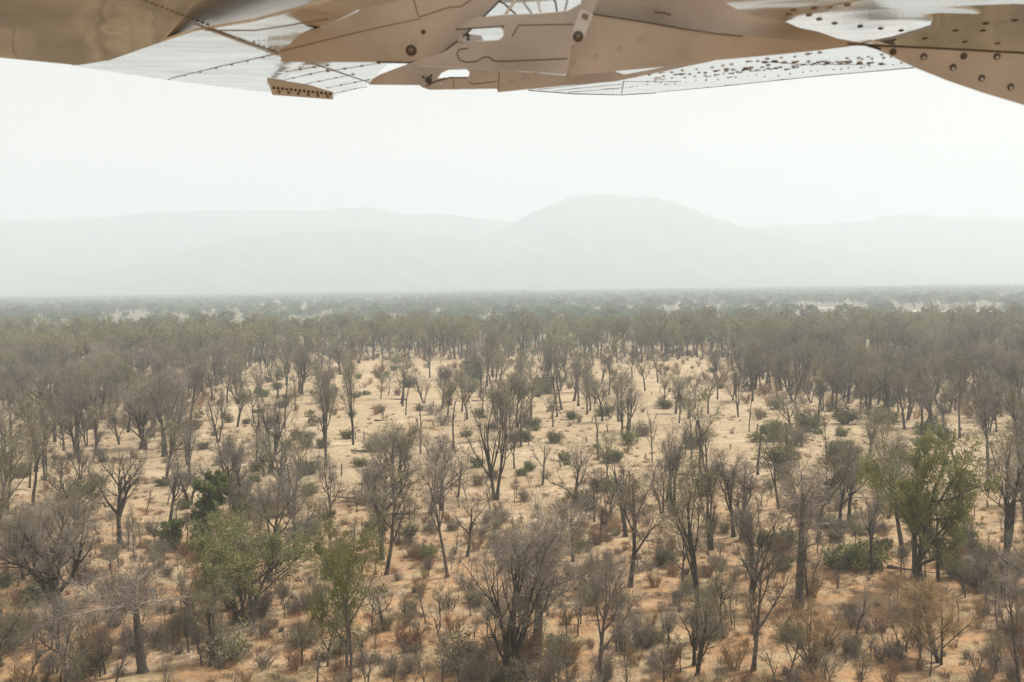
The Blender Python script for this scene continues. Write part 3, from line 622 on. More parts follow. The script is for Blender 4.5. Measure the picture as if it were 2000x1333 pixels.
# ------------------------------------------------------------------ stumps and fallen logs
def stump_mesh(seed):
    r_ = np.random.RandomState(seed); b = MB(); P0, R_ = stem(0, 0, 1.0, .16, 5, r_, (.1*r_.randn(), .1*r_.randn()), .08, .75, 1.3)
    b.add(*tubes(*cap(P0, R_), 7), 'deadwood'); P1, R1 = grow(P0, R_, 1, .5, .9, 35, 8, .35, .1, .1, 4, .5, r_); b.add(*tubes(*cap(P1, R1), 5), 'deadwood')
    return b.mesh('stump')
def log_mesh(seed):
    r_ = np.random.RandomState(seed); b = MB(); P0, R_ = stem(0, 0, 6.0, .2, 8, r_, (0, 0), .06, .4, 1.2)
    P1, R1 = grow(P0, R_, 5, .4, .95, 45, 10, .3, .14, 0, 5, .5, r_); P2, R2 = grow(P1, R1, 4, .3, 1, 40, 10, .4, .15, 0, 3, .5, r_)
    sw = lambda P: np.stack([P[..., 2], P[..., 0], P[..., 1]*.6+.16], -1)
    b.add(*tubes(*cap(sw(P0), R_), 7), 'deadwood'); b.add(*tubes(sw(P1), R1, 4), 'deadwood'); b.add(*tubes(sw(P2), R2, 3), 'deadwood')
    return b.mesh('log')
SM = [stump_mesh(i) for i in range(5)]; LM = [log_mesh(20+i) for i in range(5)]
lst = []
n = 900; x, y, px, py = scatter_pts(n, 120, 400, rng, 0); ins = (px > left_edge(py)) & (px < right_edge(py)) & (py > 715) & (py < 1000) & (px > 10) & (px < 1990)
for j in np.where(ins)[0][:150]:
    o = bpy.data.objects.new('stump', SM[rng.randint(5)]); COL.objects.link(o); s_ = .7+1.3*rng.rand()
    o.location = (x[j], y[j], float(ground_z(x[j], y[j]))); o.scale = (.8+.3*rng.rand(),)*2+(s_,); o.rotation_euler = (0, 0, rng.rand()*6.28)
    tag(o, 'x', 'stump', 'dead stumps standing in the clearing'); lst.append([o, px[j], py[j], ('tall' if s_ > 1.3 else 'short')+' dead stump'])
LOGS = [(520,792,'on the left of the clearing'),(545,826,'on the left, by the thin bare pole'),(735,822,'left of the small vase tree'),(790,782,'behind the small vase tree'),(925,783,'under the leaning dead tree'),
 (770,858,'left of centre with a snapped upright limb'),(690,882,'left of the narrow leafy tree foot'),(1210,790,'in the back right of the clearing'),(1500,865,'by the small dark bushes at right'),(1640,802,'in front of the right wood'),
 (350,875,'at the edge of the left wood'),(800,1004,'in the brush pile beside the arching dark tree'),(770,1010,'nearest in the brush pile, left side'),(1700,1040,'behind the big green tree trunk'),(1740,1112,'at the foot of the big green tree'),(690,976,'left of the arching dark tree'),(1070,806,'in the middle of the clearing')]
for i, (lx, ly, lab) in enumerate(LOGS):
    b = gpt(lx, ly); o = bpy.data.objects.new('fallen_log', LM[i % 5]); COL.objects.link(o); s_ = .7+.5*rng.rand()
    o.location = (b.x, b.y, float(ground_z(b.x, b.y))+.02); o.scale = (s_,)*3; o.rotation_euler = (0, 0, rng.randn()*.4+(math.pi if i % 2 else 0))
    tag(o, 'dark fallen log lying '+lab, 'log', 'fallen logs on the sand')
name_all(lst, None)
# ------------------------------------------------------------------ ground
gm = bpy.data.materials.new('sand'); gm.use_nodes = True; n = gm.node_tree.nodes; l = gm.node_tree.links; b = n['Principled BSDF']
b.inputs['Roughness'].default_value = .95; b.inputs['Specular IOR Level'].default_value = .1
geo = n.new('ShaderNodeNewGeometry')
def noise(sc, det=8, rough=.6, vec=None):
    q = n.new('ShaderNodeTexNoise'); q.inputs['Scale'].default_value = sc; q.inputs['Detail'].default_value = det; q.inputs['Roughness'].default_value = rough
    l.new(vec or geo.outputs['Position'], q.inputs['Vector']); return q.outputs['Fac']
def ramp(fac, stops):
    r = n.new('ShaderNodeValToRGB'); e = r.color_ramp.elements
    while len(e) < len(stops): e.new(.5)
    for q, (p, c) in zip(e, stops): q.position = p; q.color = (*c, 1)
    l.new(fac, r.inputs[0]); return r.outputs[0]
def mixc(f, a, c):
    q = n.new('ShaderNodeMix'); q.data_type = 'RGBA'; l.new(f, q.inputs[0]); l.new(a, q.inputs[6]); l.new(c, q.inputs[7]); return q.outputs[2]
sandc = ramp(noise(.05), [(.3, (.34, .25, .15)), (.5, (.46, .355, .225)), (.7, (.55, .44, .29))])
redc = ramp(noise(.18), [(.3, (.34, .195, .10)), (.5, (.48, .28, .138)), (.7, (.57, .39, .215))])
sx = n.new('ShaderNodeSeparateXYZ'); l.new(geo.outputs['Position'], sx.inputs[0])
mr = n.new('ShaderNodeMapRange'); mr.inputs[1].default_value = 95; mr.inputs[2].default_value = 175; mr.inputs[3].default_value = 1; mr.inputs[4].default_value = 0; l.new(sx.outputs[1], mr.inputs[0])
nz = noise(.03, 4); ad = n.new('ShaderNodeMath'); ad.operation = 'ADD'; l.new(mr.outputs[0], ad.inputs[0]); l.new(nz, ad.inputs[1])
sb = n.new('ShaderNodeMath'); sb.operation = 'SUBTRACT'; sb.use_clamp = True; l.new(ad.outputs[0], sb.inputs[0]); sb.inputs[1].default_value = .45
c = mixc(sb.outputs[0], sandc, redc)
lit = ramp(noise(.7, 12, .80), [(.45, (0, 0, 0)), (.57, (1, 1, 1))]); litc = ramp(noise(3.), [(.35, (.15, .105, .068)), (.65, (.36, .26, .165))])
mm = n.new('ShaderNodeMath'); mm.operation = 'MULTIPLY'; l.new(lit, mm.inputs[0]); mm.inputs[1].default_value = .75
c = mixc(mm.outputs[0], c, litc)
# pale tracks and bare scalds
mp = n.new('ShaderNodeMapping'); mp.inputs['Scale'].default_value = (.05, .16, 1); l.new(geo.outputs['Position'], mp.inputs[0])
tr = ramp(noise(1., 5, .55, mp.outputs[0]), [(.54, (0, 0, 0)), (.70, (.6, .6, .6))]); pale = ramp(noise(.4), [(.3, (.60, .46, .31)), (.7, (.70, .56, .40))])
c = mixc(tr, c, pale)
gr = ramp(noise(.22, 6, .65), [(.50, (0, 0, 0)), (.60, (.75, .75, .75))]); straw = ramp(noise(4., 8, .75), [(.35, (.27, .21, .12)), (.65, (.56, .46, .28))])
c = mixc(gr, c, straw)
fg = n.new('ShaderNodeMapRange'); fg.inputs[1].default_value = 430; fg.inputs[2].default_value = 560; l.new(sx.outputs[1], fg.inputs[0])
fn = ramp(noise(.004, 3), [(.62, (.19, .175, .12)), (.72, (.42, .36, .26))])
c = mixc(fg.outputs[0], c, fn)
l.new(c, b.inputs['Base Color'])
bp = n.new('ShaderNodeBump'); bp.inputs['Strength'].default_value = 1.0; bp.inputs['Distance'].default_value = .4; l.new(noise(1.6, 10, .7), bp.inputs['Height']); l.new(bp.outputs[0], b.inputs['Normal'])
M['ground'] = gm
g1 = np.concatenate([-np.geomspace(9200, 260, 24), np.arange(-250, 251, 5), np.geomspace(260, 9200, 24)])
g2 = np.concatenate([[-4800, -1500, -400, -100], np.arange(-50, 520, 5), np.geomspace(530, 9200, 34)])
X, Y = np.meshgrid(g1, g2); V = np.stack([X, Y, ground_z(X, Y)*np.where(Y > 1200, .3, 1)], -1)
ny, nx = X.shape; i = (np.arange(ny-1)[:, None]*nx+np.arange(nx-1)[None]).ravel()
gb = MB(); gb.add(V, np.stack([i, i+1, i+nx+1, i+nx], -1), 'ground')
o = bpy.data.objects.new('ground', gb.mesh('ground')); COL.objects.link(o); tag(o, kind='structure')
# pale sandbanks on the far plain
M['sandbank'] = mat('sandbank', (.52, .46, .36), (.66, .60, .50), .05, coord='Object')
for (xa, xb, yc, hw) in ((1770, 1970, 609, 2.8), (1580, 1670, 603, 1.2), (1690, 2040, 568, .7)):
    b_ = MB(); rs = np.random.RandomState(int(xa)); nS = 40; us = np.linspace(0, 1, nS); tops = []; bots = []
    for u_ in us:
        e = math.sin(math.pi*min(max(u_, .0), 1))**.4; q = xa+(xb-xa)*u_
        for sg, lst_ in ((-1, tops), (1, bots)):
            g_ = gpt(q, yc+sg*hw*e*(.5+.5*rs.rand())+.01); lst_.append((g_.x, g_.y, float(ground_z(g_.x, g_.y))*.3+.4))
    V = np.array(tops+bots); F4 = np.array([(i, i+1, nS+i+1, nS+i) for i in range(nS-1)])[:, ::-1]; b_.add(V, F4, 'sandbank')
    o = bpy.data.objects.new('sandbank', b_.mesh('sandbank')); COL.objects.link(o); tag(o, kind='structure')
# ------------------------------------------------------------------ hills
M['hill'] = mat('hill', (.045, .06, .04), (.12, .12, .085), .006, detail=10, coord='Object')
def hill(name, D, pts, seed, front, back):
    r_ = np.random.RandomState(seed); xs = np.linspace(pts[0][0], pts[-1][0], 260); ys = np.interp(xs, [p[0] for p in pts], [p[1] for p in pts])
    ph = r_.rand(8)*6.28
    ys = ys+sum(np.sin(xs/(38/(1.7**k))+ph[k])*.9/(1.35**k) for k in range(5))
    world = [ray(a, b) for a, b in zip(xs, ys)]; wx_ = np.array([d.x/d.y*D for d in world]); wz = np.array([CAMH+d.z/d.y*D for d in world]); wz = np.maximum(wz, 5)
    T = np.concatenate([np.linspace(-1, 0, 26), np.linspace(0.08, 1, 12)]); rows = []
    for t in T:
        prof = (1-abs(t))**1.25 if t < 0 else (1-t)**.9
        sp = 1-abs(sum(.11*np.sin(xs/(70/(1.6**k))+ph[k]*2+t*3*(k+1)) for k in range(4)))*min(abs(t)*3, 1)
        yy = D+(t*front if t < 0 else t*back); rows.append(np.stack([wx_*(yy/D) if t < 0 else wx_, np.full_like(xs, yy), wz*prof*sp-3*(abs(t) > .99)], -1))
    V = np.stack(rows); nr, nc = V.shape[:2]; i = (np.arange(nr-1)[:, None]*nc+np.arange(nc-1)[None]).ravel()
    hb = MB(); hb.add(V, np.stack([i, i+1, i+nc+1, i+nc], -1), 'hill')
    o = bpy.data.objects.new(name, hb.mesh(name)); COL.objects.link(o); tag(o, kind='structure')
hill('hills', 6300, [(-500,450),(-100,440),(0,433),(60,432),(150,427),(300,416),(400,411),(500,410),(560,413),(620,412),(660,406),(740,406),(790,420),(850,418),(900,421),(1000,435),(1150,450),(1400,470),(1700,520),(2400,560)], 1, 1600, 900)
hill('plateau', 6500, [(900,560),(1200,500),(1400,462),(1470,446),(1540,440),(1600,437),(1660,435),(1700,430),(1720,423),(1800,421),(1900,424),(2000,428),(2200,440),(2500,470)], 2, 1500, 900)
hill('mountain', 5600, [(600,566),(700,545),(850,500),(950,460),(1005,437),(1040,415),(1085,396),(1120,382),(1150,382),(1190,380),(1215,385),(1270,386),(1320,396),(1350,406),(1380,420),(1440,440),(1500,457),(1600,480),(1750,505),(1900,530),(2050,552),(2200,562)], 3, 1300, 900)
hill('foothills', 5200, [(-300,565),(150,540),(330,497),(450,468),(560,452),(640,455),(710,443),(790,455),(880,462),(960,480),(1100,520),(1250,550),(1350,563)], 4, 1000, 600)
# ------------------------------------------------------------------ aeroplane wing (above and beside the eye)
def wmat(name, col, rough=.12, metal=.0, coat=1.0, bump=.0, bs=2.0, spec=.8, stretch=(1, 1, 1)):
    m = bpy.data.materials.new(name); m.use_nodes = True; n = m.node_tree.nodes; l = m.node_tree.links; b = n['Principled BSDF']
    tc = n.new('ShaderNodeTexCoord'); mp = n.new('ShaderNodeMapping'); mp.inputs['Scale'].default_value = stretch; l.new(tc.outputs['Object'], mp.inputs[0])
    nz = n.new('ShaderNodeTexNoise'); nz.inputs['Scale'].default_value = 3.0; nz.inputs['Detail'].default_value = 8; l.new(mp.outputs[0], nz.inputs[0])
    cr = n.new('ShaderNodeValToRGB'); cr.color_ramp.elements[0].position = .3; cr.color_ramp.elements[1].position = .7
    cr.color_ramp.elements[0].color = (*[q*.70 for q in col], 1); cr.color_ramp.elements[1].color = (*[min(1, q*1.1) for q in col], 1)
    l.new(nz.outputs[0], cr.inputs[0]); l.new(cr.outputs[0], b.inputs['Base Color'])
    b.inputs['Roughness'].default_value = rough; b.inputs['Metallic'].default_value = metal; b.inputs['Coat Weight'].default_value = coat; b.inputs['Coat Roughness'].default_value = .04; b.inputs['Specular IOR Level'].default_value = spec
    if bump:
        n2 = n.new('ShaderNodeTexNoise'); n2.inputs['Scale'].default_value = bs; n2.inputs['Detail'].default_value = 2; l.new(mp.outputs[0], n2.inputs[0])
        bp = n.new('ShaderNodeBump'); bp.inputs['Strength'].default_value = 1; bp.inputs['Distance'].default_value = bump; l.new(n2.outputs[0], bp.inputs['Height']); l.new(bp.outputs[0], b.inputs['Normal']); l.new(bp.outputs[0], b.inputs['Coat Normal'])
    return m
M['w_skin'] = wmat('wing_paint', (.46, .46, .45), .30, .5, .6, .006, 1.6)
M['w_skin_sky'] = wmat('wing_paint_sky_lit', (.72, .71, .68), .16, .8, .5, .016, 1.4)  # wing paint with the sky reflection brightened into its colour
M['w_plate'] = wmat('bracket_paint', (.44, .43, .42), .45, .1, .3, .004, 3.0, .4)
M['w_plate2'] = wmat('fairing_paint', (.45, .42, .395), .35, .2, .4, .004, 3.0, .4)
M['w_dark'] = wmat('dark_seam', (.045, .034, .026), .5, .2, 0)
M['w_rivet'] = wmat('rivet_metal', (.18, .135, .10), .4, .4, 0)
M['w_light'] = wmat('bare_edge', (.50, .51, .52), .4, .3, .2)
EYE = Vector((0, 0, CAMH))
class Pl:      # a plane through EYE+anchor; tilt = rise away (deg), roll = rise to the right (deg)
    def __init__(s, anchor, tilt, roll=0, vertical=False, yaw=0):
        s.a = EYE+Vector(anchor)
        if vertical: nv = Vector((math.sin(math.radians(yaw)), -math.cos(math.radians(yaw)), math.tan(math.radians(-tilt))))
        else: nv = Vector((math.tan(math.radians(roll)), math.tan(math.radians(tilt)), -1))
        s.n = nv.normalized()
    def at(s, px, py, off=0.0):
        d = ray(px, py).normalized(); t = (s.a-EYE).dot(s.n)/d.dot(s.n); p = EYE+d*t
        return p+s.n*off
wing = bpy.data.objects.new('aeroplane_wing', None); COL.objects.link(wing); wing.location = EYE+Vector((0, 2.0, 1.0))
tag(wing, 'brown and silver aeroplane wing underside with flap brackets across the top of the picture', 'wing')
def wpart(name, label=None):
    return {'name': name, 'bm': [], 'label': label}
def slab(poly, pl, th, mat_, holes=None, off=0.0):
    """polygon in the plane's own points, extruded th away from the eye; returns list of (verts, faces, mat)"""
    import bmesh
    from mathutils.geometry import tessellate_polygon
    loops = [[pl.at(*p, off) for p in poly]]+[[pl.at(*p, off) for p in h] for h in (holes or [])]
    flat = [v for lp in loops for v in lp]; nV = len(flat); tris = tessellate_polygon(loops)
    V = [tuple(v) for v in flat]+[tuple(v-pl.n*th) for v in flat]; Fc = []
    for t in tris:
        a_, b_, c_ = t; nn = (flat[b_]-flat[a_]).cross(flat[c_]-flat[a_])
        if nn.length < 1e-12: continue
        if nn.dot(pl.n) < 0: a_, b_, c_ = a_, c_, b_
        Fc.append((a_, b_, c_)); Fc.append((a_+nV, c_+nV, b_+nV))
    k = 0
    for lp in loops:
        m_ = len(lp)
        for q in range(m_):
            i0, i1 = k+q, k+(q+1) % m_; Fc.append((i0, i1, i1+nV)); Fc.append((i0, i1+nV, i0+nV))
        k += m_
    return V, Fc, mat_
def dome(pl, px, py, r, mat_, h=.35, ring=False, off=.001):
    c = pl.at(px, py, off); u = pl.n.orthogonal().normalized(); v = pl.n.cross(u); V = []; Fc = []
    prof = [(1, 0), (.85, h*.6), (.4, h), (.02, h*1.05)] if not ring else [(1, 0), (.95, .25), (.7, .25), (.62, .02), (.3, .02), (.02, .02)]
    nn = 12
    for rr, zz in prof:
        for q in range(nn):
            a = q*2*math.pi/nn; V.append(tuple(c+u*(math.cos(a)*rr*r)+v*(math.sin(a)*rr*r)+pl.n*(zz*r)))
    for k in range(len(prof)-1):
        for q in range(nn):
            q2 = (q+1) % nn; a, b_, c_, d_ = k*nn+q, k*nn+q2, (k+1)*nn+q2, (k+1)*nn+q; Fc += [(a, b_, c_), (a, c_, d_)]
    return V, Fc, mat_
def bead(pl, pts, r, mat_, off=.0):
    P = np.array([[tuple(pl.at(*p, off)) for p in pts]]); v, f = tubes(P, np.full((1, len(pts)), r*.62), 6); return v, np.concatenate([f[:, :3], f[:, [0, 2, 3]]]), mat_
def dense(pts, step=12):
    out = []
    for (a, b_), (c, d) in zip(pts[:-1], pts[1:]):
        k = max(1, int(math.hypot(c-a, d-b_)/step)); out += [(a+(c-a)*q/k, b_+(d-b_)*q/k) for q in range(k)]
    return out+[pts[-1]]
def wbuild(name, pieces, parent=wing, smooth=False, label=None):
    mb = MB()
    for v, f, m_ in pieces: mb.add(np.array(v), np.array(f), m_)
    me = mb.mesh(name, smooth); o = bpy.data.objects.new(name, me); COL.objects.link(o); o.parent = parent
    o.matrix_parent_inverse = Matrix.Translation(-(wing.location if parent == wing else parent_loc(parent)))
    if parent == wing: pass
    if label: o['label'] = label
    return o
def parent_loc(p): return wing.location
def sub(name, pieces, parent, smooth=False):
    mb = MB()
    for v, f, m_ in pieces: mb.add(np.array(v), np.array(f), m_)
    o = bpy.data.objects.new(name, mb.mesh(name, smooth)); COL.objects.link(o); o.parent = parent; return o
def seg(a, b_, n): return [(a[0]+(b_[0]-a[0])*k/(n-1), a[1]+(b_[1]-a[1])*k/(n-1)) for k in range(n)]
# 1 inner lower skin (left), reflecting the sand
A = Pl((0, 4.0, .98), 0.5, 0)
skin = [slab([(-260,-140),(760,-140),(650,2),(500,42),(380,62),(300,88),(215,118),(152,128),(-260,88)], A, .012, 'w_skin')]
for p in seg((250,-6),(540,103),30): skin.append(dome(A, p[0]+6, p[1]-2, .007, 'w_rivet'))
wbuild('inner_skin', skin)
# 2 sky reflection on the skin, built as its own tilted, lighter panel
B = Pl((0, 4.3, 1.02), 8.2, 0)
pn = [slab([(140,129),(215,118),(300,88),(380,62),(500,42),(650,2),(700,-30),(800,-60),(790,0),(700,20),(640,50),(600,60),(562,92),(546,108),(546,121),(600,121),(522,181),(330,157)], B, .01, 'w_skin_sky')]
for p in seg((330,156),(545,106),8): pn.append(dome(B, p[0], p[1], .008, 'w_rivet'))
pn.append(bead(B, dense([(332,154),(440,128),(548,104)]), .004, 'w_rivet')); pn.append(bead(B, dense([(395,54),(470,82),(548,110)]), .006, 'w_light'))
for p in seg((385,47),(548,106),26): pn.append(dome(B, p[0], p[1], .010, 'w_rivet'))
pn.append(bead(B, dense([(400,60),(500,60),(640,38)]), .004, 'w_rivet'))
wbuild('outer_skin', pn)
# 3 flap skin further out
C_ = Pl((0, 5.0, 1.07), 8.6, 0)
fl = [slab([(600,119),(765,119),(742,140),(722,165),(652,189),(518,181)], C_, .01, 'w_skin_sky')]
fl.append(bead(C_, dense([(600,121),(726,163)]), .006, 'w_rivet'))
for a_, b2 in (((540,160),(640,138)), ((590,166),(690,146)), ((640,172),(720,156)), ((560,140),(640,128)), ((650,183),(715,170)), ((640,140),(740,124))):
    fl.append(bead(C_, dense([a_, b2]), .003, 'w_rivet')); fl += [dome(C_, *p, .009, 'w_rivet') for p in seg(a_, b2, 4)]
wbuild('flap_skin', fl)
D_ = Pl((0, 5.4, 1.1), 14, 0, True)
tb = [slab([(521,153),(545,156),(562,160),(600,166),(650,181),(650,195),(532,186)], D_, .02, 'w_light')]
for p in seg((535,172),(645,184),14): tb.append(dome(D_, *p, .008, 'w_dark'))
for p in seg((545,180),(640,189),6): tb.append(dome(D_, *p, .009, 'w_rivet'))
wbuild('trim_tab', tb)
# 4 inner fairing (near flap bracket, left piece)
E_ = Pl((0, 3.55, .9), 24, 0, True)
fe = [slab([(543,100),(562,90),(580,72),(604,60),(640,50),(700,22),(755,-20),(800,-90),(1010,-90),(985,-10),(945,32),(900,75),(870,98),(842,117),(800,124),(735,122),(551,122)], E_, .03, 'w_plate2')]
fe.append(bead(E_, dense([(548,101),(640,78),(740,54),(822,37)]), .003, 'w_rivet'))
fe.append(bead(E_, dense([(806,-6),(818,34),(880,14),(900,14),(925,-4)]), .0035, 'w_rivet'))
fe += [dome(E_, 803, 99, .020, 'w_dark', .3), dome(E_, 803, 99, .011, 'w_rivet', 1.1), dome(E_, 827, 63, .008, 'w_dark'), dome(E_, 810, 80, .008, 'w_plate', .3, True), dome(E_, 784, 92, .006, 'w_plate', .3, True)]
fe.append(bead(E_, dense([(986,-8),(948,30),(902,75),(870,99),(842,117),(800,123),(735,122)], 8), .005, 'w_dark'))
fo_ = wbuild('flap_fairing', fe)
# 5 bracket arm with slot
G_ = Pl((0, 3.45, .86), 20, 0, True)
def arc(cx, cy, rx, ry, a0, a1, n_=8): return [(cx+rx*math.cos(math.radians(a0+(a1-a0)*k/(n_-1))), cy+ry*math.sin(math.radians(a0+(a1-a0)*k/(n_-1)))) for k in range(n_)]
slot = arc(970,66,14,14,-90,90)+[(935,81),(900,86),(893,84),(898,70),(896,58)]
ge = [slab([(800,125),(845,112),(872,100),(905,76),(893,60),(925,36),(985,30),(1060,27),(1110,22),(1135,8),(1142,-80),(1210,-80),(1160,20),(1130,78),(1116,92),(1108,147)], G_, .02, 'w_plate', [slot])]
ge.append(bead(G_, dense([(915,95),(897,97),(892,106),(898,118),(912,122),(930,121),(945,112),(955,112),(966,120),(1000,120),(1108,115)], 7), .0035, 'w_dark'))
ge.append(bead(G_, dense([(1000,72),(1008,58),(1014,50),(1120,48)], 8), .0028, 'w_dark')); ge.append(bead(G_, dense([(890,58),(985,52)], 8), .004, 'w_dark'))
ge.append(bead(G_, dense([(815,129),(960,137),(1104,143)], 10), .0035, 'w_light')); ge.append(dome(G_, 950, 117, .007, 'w_plate', .3))
wbuild('bracket_arm', ge)
# slot inner lug
H_ = Pl((0, 3.7, .93), 10, 0, True)
wbuild('inner_lug', [slab([(885,48),(1000,48),(1000,95),(868,100)], Pl((0, 4.1, 1.05), 8.6, 0), .01, 'w_skin_sky'), slab([(885,64),(940,70),(950,92),(880,96)], H_, .01, 'w_light'), dome(H_, 914, 69, .008, 'w_dark'), dome(H_, 914, 77, .006, 'w_dark'), dome(H_, 901, 76, .005, 'w_dark')])
# control linkage above the arm: bright tangle of polished parts
I_ = Pl((0, 3.9, 1.1), 4, 0, True)
lk = []
lk.append(slab([(900,-60),(1200,-60),(1150,40),(900,60)], Pl((0, 4.3, 1.25), 8, 0), .01, 'w_skin_sky'))
for k, (a_, b2, c2) in enumerate([((930,-20),(985,8),(1020,40)), ((960,-30),(1020,2),(1048,40)), ((1000,-30),(1050,0),(1060,40)), ((1060,-30),(1085,5),(1090,40)), ((1100,-30),(1108,0),(1100,40)), ((1030,-30),(1000,10),(980,40))]):
    lk.append(bead(I_, dense([a_, b2, c2], 6), .006+.002*(k % 3), ['w_dark', 'w_light', 'w_skin_sky'][k % 3]))
wbuild('control_linkage', lk, smooth=True)
# 6 bracket plate on the right
J_ = Pl((0, 3.5, .9), 16, 0, True, 6)
je = [slab([(1108,149),(1113,96),(1122,84),(1134,76),(1150,28),(1250,42),(1330,56),(1400,66),(1500,76),(1600,82),(1692,87),(1600,99),(1500,109),(1400,118),(1300,131),(1200,140)], J_, .02, 'w_plate2')]
je += [dome(J_, *p, .0095, 'w_plate', .3, True) for p in ((1120,125),(1165,110),(1210,94),(1252,78))]
je.append(bead(J_, dense([(1108,150),(1112,98),(1120,86)], 8), .003, 'w_dark'))
wbuild('hinge_bracket', je)
L_ = Pl((0, 3.5, .9), 1.5, 1)
Lu = [slab([(1150,28),(1140,12),(1180,-90),(1330,-90),(1400,-4),(1445,22),(1480,34),(1530,42),(1562,56),(1600,64),(1640,78),(1692,87),(1600,82),(1500,76),(1400,66),(1330,56),(1250,42)], Pl((0, 3.6, .93), 30, 0, True, 6), .01, 'w_plate2')]
pL = Pl((0, 3.6, .93), 30, 0, True, 6)
Lu.append(bead(J_, dense([(1152,27),(1250,42),(1330,56),(1400,66),(1450,71)], 10), .004, 'w_dark', .003)); Lu.append(bead(pL, dense([(1278,24),(1295,25),(1310,29)], 6), .006, 'w_rivet'))
wbuild('hinge_fairing', Lu)
cl = Pl((0, 3.3, .84), 10, 0, True)
ce = [slab([(1134,18),(1158,28),(1146,60),(1141,76),(1130,84),(1119,80),(1116,68)], cl, .03, 'w_light'), dome(cl, 1129, 72, .018, 'w_dark', .3), dome(cl, 1129, 72, .009, 'w_rivet', 1.2), slab([(1138,26),(1150,30),(1147,40),(1136,36)], cl, .005, 'w_rivet', off=.004)]
cle = wbuild('clevis', ce)
# 7 far bracket
N_ = Pl((0, 4.5, 1.02), 12, 0, True)
slot2 = arc(909,144,8,8,-90,90)+[(868,152),(854,154),(862,143),(876,137)]
ne = [slab([(721,166),(726,156),(742,146),(790,128),(800,124),(1110,148),(1200,140),(1220,146),(1300,131),(1400,118),(1200,160),(1100,168),(972,181),(971,174),(840,176),(826,172),(819,167)], N_, .02, 'w_plate2', [slot2])]
ne += [dome(N_, 837, 157, .016, 'w_dark', .3), dome(N_, 862, 164, .008, 'w_light'), dome(N_, 827, 151, .006, 'w_dark', .3, True), dome(N_, 842, 148, .006, 'w_dark', .3, True)]
ne += [dome(N_, *p, .009, 'w_plate', .3, True) for p in ((977,166),(1000,159),(1024,150),(1047,143))]
ne.append(bead(N_, dense([(975,140),(973,178)], 6), .003, 'w_dark')); ne.append(bead(N_, dense([(915,160),(922,165),(970,160)], 6), .003, 'w_dark')); ne.append(bead(N_, dense([(886,150),(886,174)], 6), .0025, 'w_dark'))
ne.append(bead(N_, dense([(832,169),(850,160),(878,152),(912,152)], 5), .005, 'w_dark'))
wbuild('outer_flap_bracket', ne)
# 8 far riveted outer wing
O_ = Pl((0, 5.3, 1.10), 8.6, .6)
oe = [slab([(1030,177),(1100,168),(1200,150),(1180,143),(1300,128),(1400,114),(1500,103),(1600,95),(1700,84),(1760,100),(1790,133),(1700,141),(1600,149),(1500,160),(1400,170),(1300,178),(1215,186),(1120,184)], O_, .012, 'w_skin_sky')]
rr = np.random.RandomState(4)
for a_, b2, k, sz in (((1240,150),(1600,104),16,.010),((1260,160),(1740,112),26,.008),((1280,152),(1500,128),14,.013),((1300,165),(1760,124),24,.007),((1180,176),(1320,160),12,.006),((1490,121),(1720,124),12,.015),((1380,150),(1740,106),18,.009),((1420,140),(1560,132),10,.012)):
    for p in seg(a_, b2, k):
        q = (p[0]+rr.randn()*3, p[1]+rr.randn()*1.0); m_ = 'w_rivet' if rr.rand() < .6 else 'w_dark'
        oe.append(dome(O_, *q, sz*.95*(.8+.5*rr.rand()), m_, .3)); 
        if rr.rand() < .3: oe.append(bead(O_, dense([q, (q[0]+9, q[1]-1.3)], 4), sz*.4, m_))  # dash in rivet tone drawn as the rivet's reflection in the skin
for a_, b2 in (((1050,176),(1200,158)), ((1080,178),(1215,165)), ((1110,181),(1218,172)), ((1215,160),(1330,160)), ((1490,121),(1560,126)), ((1560,126),(1700,127))): oe.append(bead(O_, dense([a_, b2]), .003, 'w_rivet'))
oe.append(bead(O_, dense([(1218,160),(1216,172),(1214,184)], 5), .005, 'w_dark')); oe.append(bead(O_, dense([(1032,177),(1120,184),(1215,186),(1280,182)], 12), .006, 'w_dark'))
oe.append(bead(O_, dense([(1280,181),(1400,170),(1600,149),(1785,133)], 12), .004, 'w_rivet'))
wbuild('wing_tip_skin', oe)
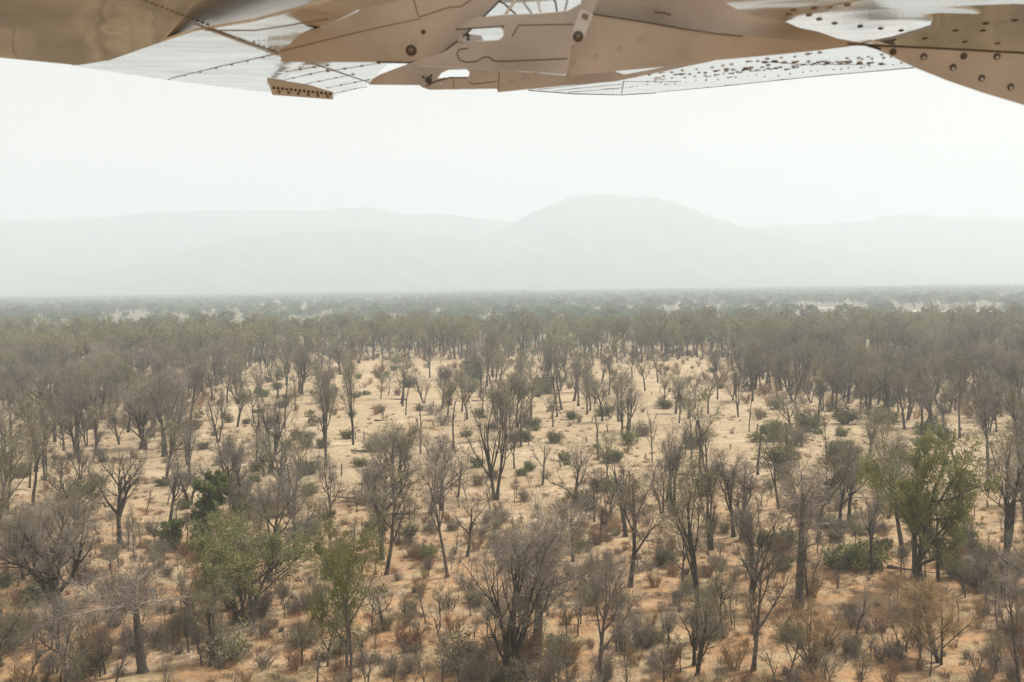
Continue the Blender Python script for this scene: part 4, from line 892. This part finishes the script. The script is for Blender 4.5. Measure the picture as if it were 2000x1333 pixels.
# 9 upper right skin: lighter panel shaped as the pool of reflected sky, and brown inner skin
Q_ = Pl((0, 3.9, .98), 8.6, 0)
qe = [slab([(1395,-6),(1445,22),(1480,34),(1530,42),(1562,56),(1600,64),(1640,78),(1692,87),(1740,78),(1790,64),(1815,56),(1822,38),(1800,30),(1830,26),(1915,28),(1900,20),(1830,14),(1980,8),(2060,12),(2060,2),(1400,-14)], Q_, .01, 'w_skin_sky')]
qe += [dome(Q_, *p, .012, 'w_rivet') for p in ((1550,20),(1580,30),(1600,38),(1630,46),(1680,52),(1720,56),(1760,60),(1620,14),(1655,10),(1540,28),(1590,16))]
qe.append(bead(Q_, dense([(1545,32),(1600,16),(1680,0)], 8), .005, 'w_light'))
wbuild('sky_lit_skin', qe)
Rr = Pl((0, 3.7, .95), .5, 0)
re_ = [slab([(1330,-90),(2200,-90),(2200,110),(2000,104),(1850,96),(1692,87),(1740,78),(1790,64),(1815,56),(1822,38),(1800,30),(1830,26),(1915,28),(1900,20),(1830,14),(1980,8),(2060,12),(2060,2),(1400,-14)], Rr, .012, 'w_skin')]
re_ += [dome(Rr, *p, .012, 'w_dark', .3) for p in ((1745,78),(1806,75),(1866,60),(1884,82),(1925,46),(1920,60),(1948,85),(1982,40))]
wbuild('root_skin', re_)
T_ = Pl((0, 3.5, .9), 18, 0, True, -8)
te = [slab([(1688,86),(1850,95),(2000,104),(2200,114),(2200,276),(2000,206),(1920,182),(1850,158),(1790,134),(1740,110)], T_, .02, 'w_plate2')]
te += [dome(T_, *p, .0115, 'w_dark', .25) for p in ((1744,102),(1804,111),(1882,110),(1947,111),(1861,132),(1917,153),(1974,170))]
te += [dome(T_, p[0], p[1]+2, .006, 'w_light', .8) for p in ((1804,111),(1947,111),(1861,132),(1917,153),(1974,170))]
te.append(bead(T_, dense([(1655,86),(1700,89),(1850,96),(2000,104),(2150,112)], 12), .006, 'w_dark')); te.append(bead(T_, dense([(1690,88),(1720,97)], 6), .007, 'w_dark'))
wbuild('strut_fairing', te)
# backing so that no gap opens between the panels from beside
# ------------------------------------------------------------------ haze
hm = bpy.data.materials.new('haze'); hm.use_nodes = True; n = hm.node_tree.nodes; n.clear()
vo = n.new('ShaderNodeVolumePrincipled'); vo.inputs['Color'].default_value = (.85, .93, .995, 1); vo.inputs['Density'].default_value = .00039; vo.inputs['Anisotropy'].default_value = .12
mo = n.new('ShaderNodeOutputMaterial'); hm.node_tree.links.new(vo.outputs[0], mo.inputs['Volume'])
x0, x1, y0, y1, z0, z1 = -9500, 9500, -5000, 9500, -8, 690
V = [(a, b_, c) for a in (x0, x1) for b_ in (y0, y1) for c in (z0, z1)]
me = bpy.data.meshes.new('haze'); me.from_pydata(V, [], [(0, 1, 3, 2), (4, 6, 7, 5), (0, 4, 5, 1), (2, 3, 7, 6), (0, 2, 6, 4), (1, 5, 7, 3)]); me.materials.append(hm)
o = bpy.data.objects.new('haze', me); COL.objects.link(o); tag(o, kind='stuff')
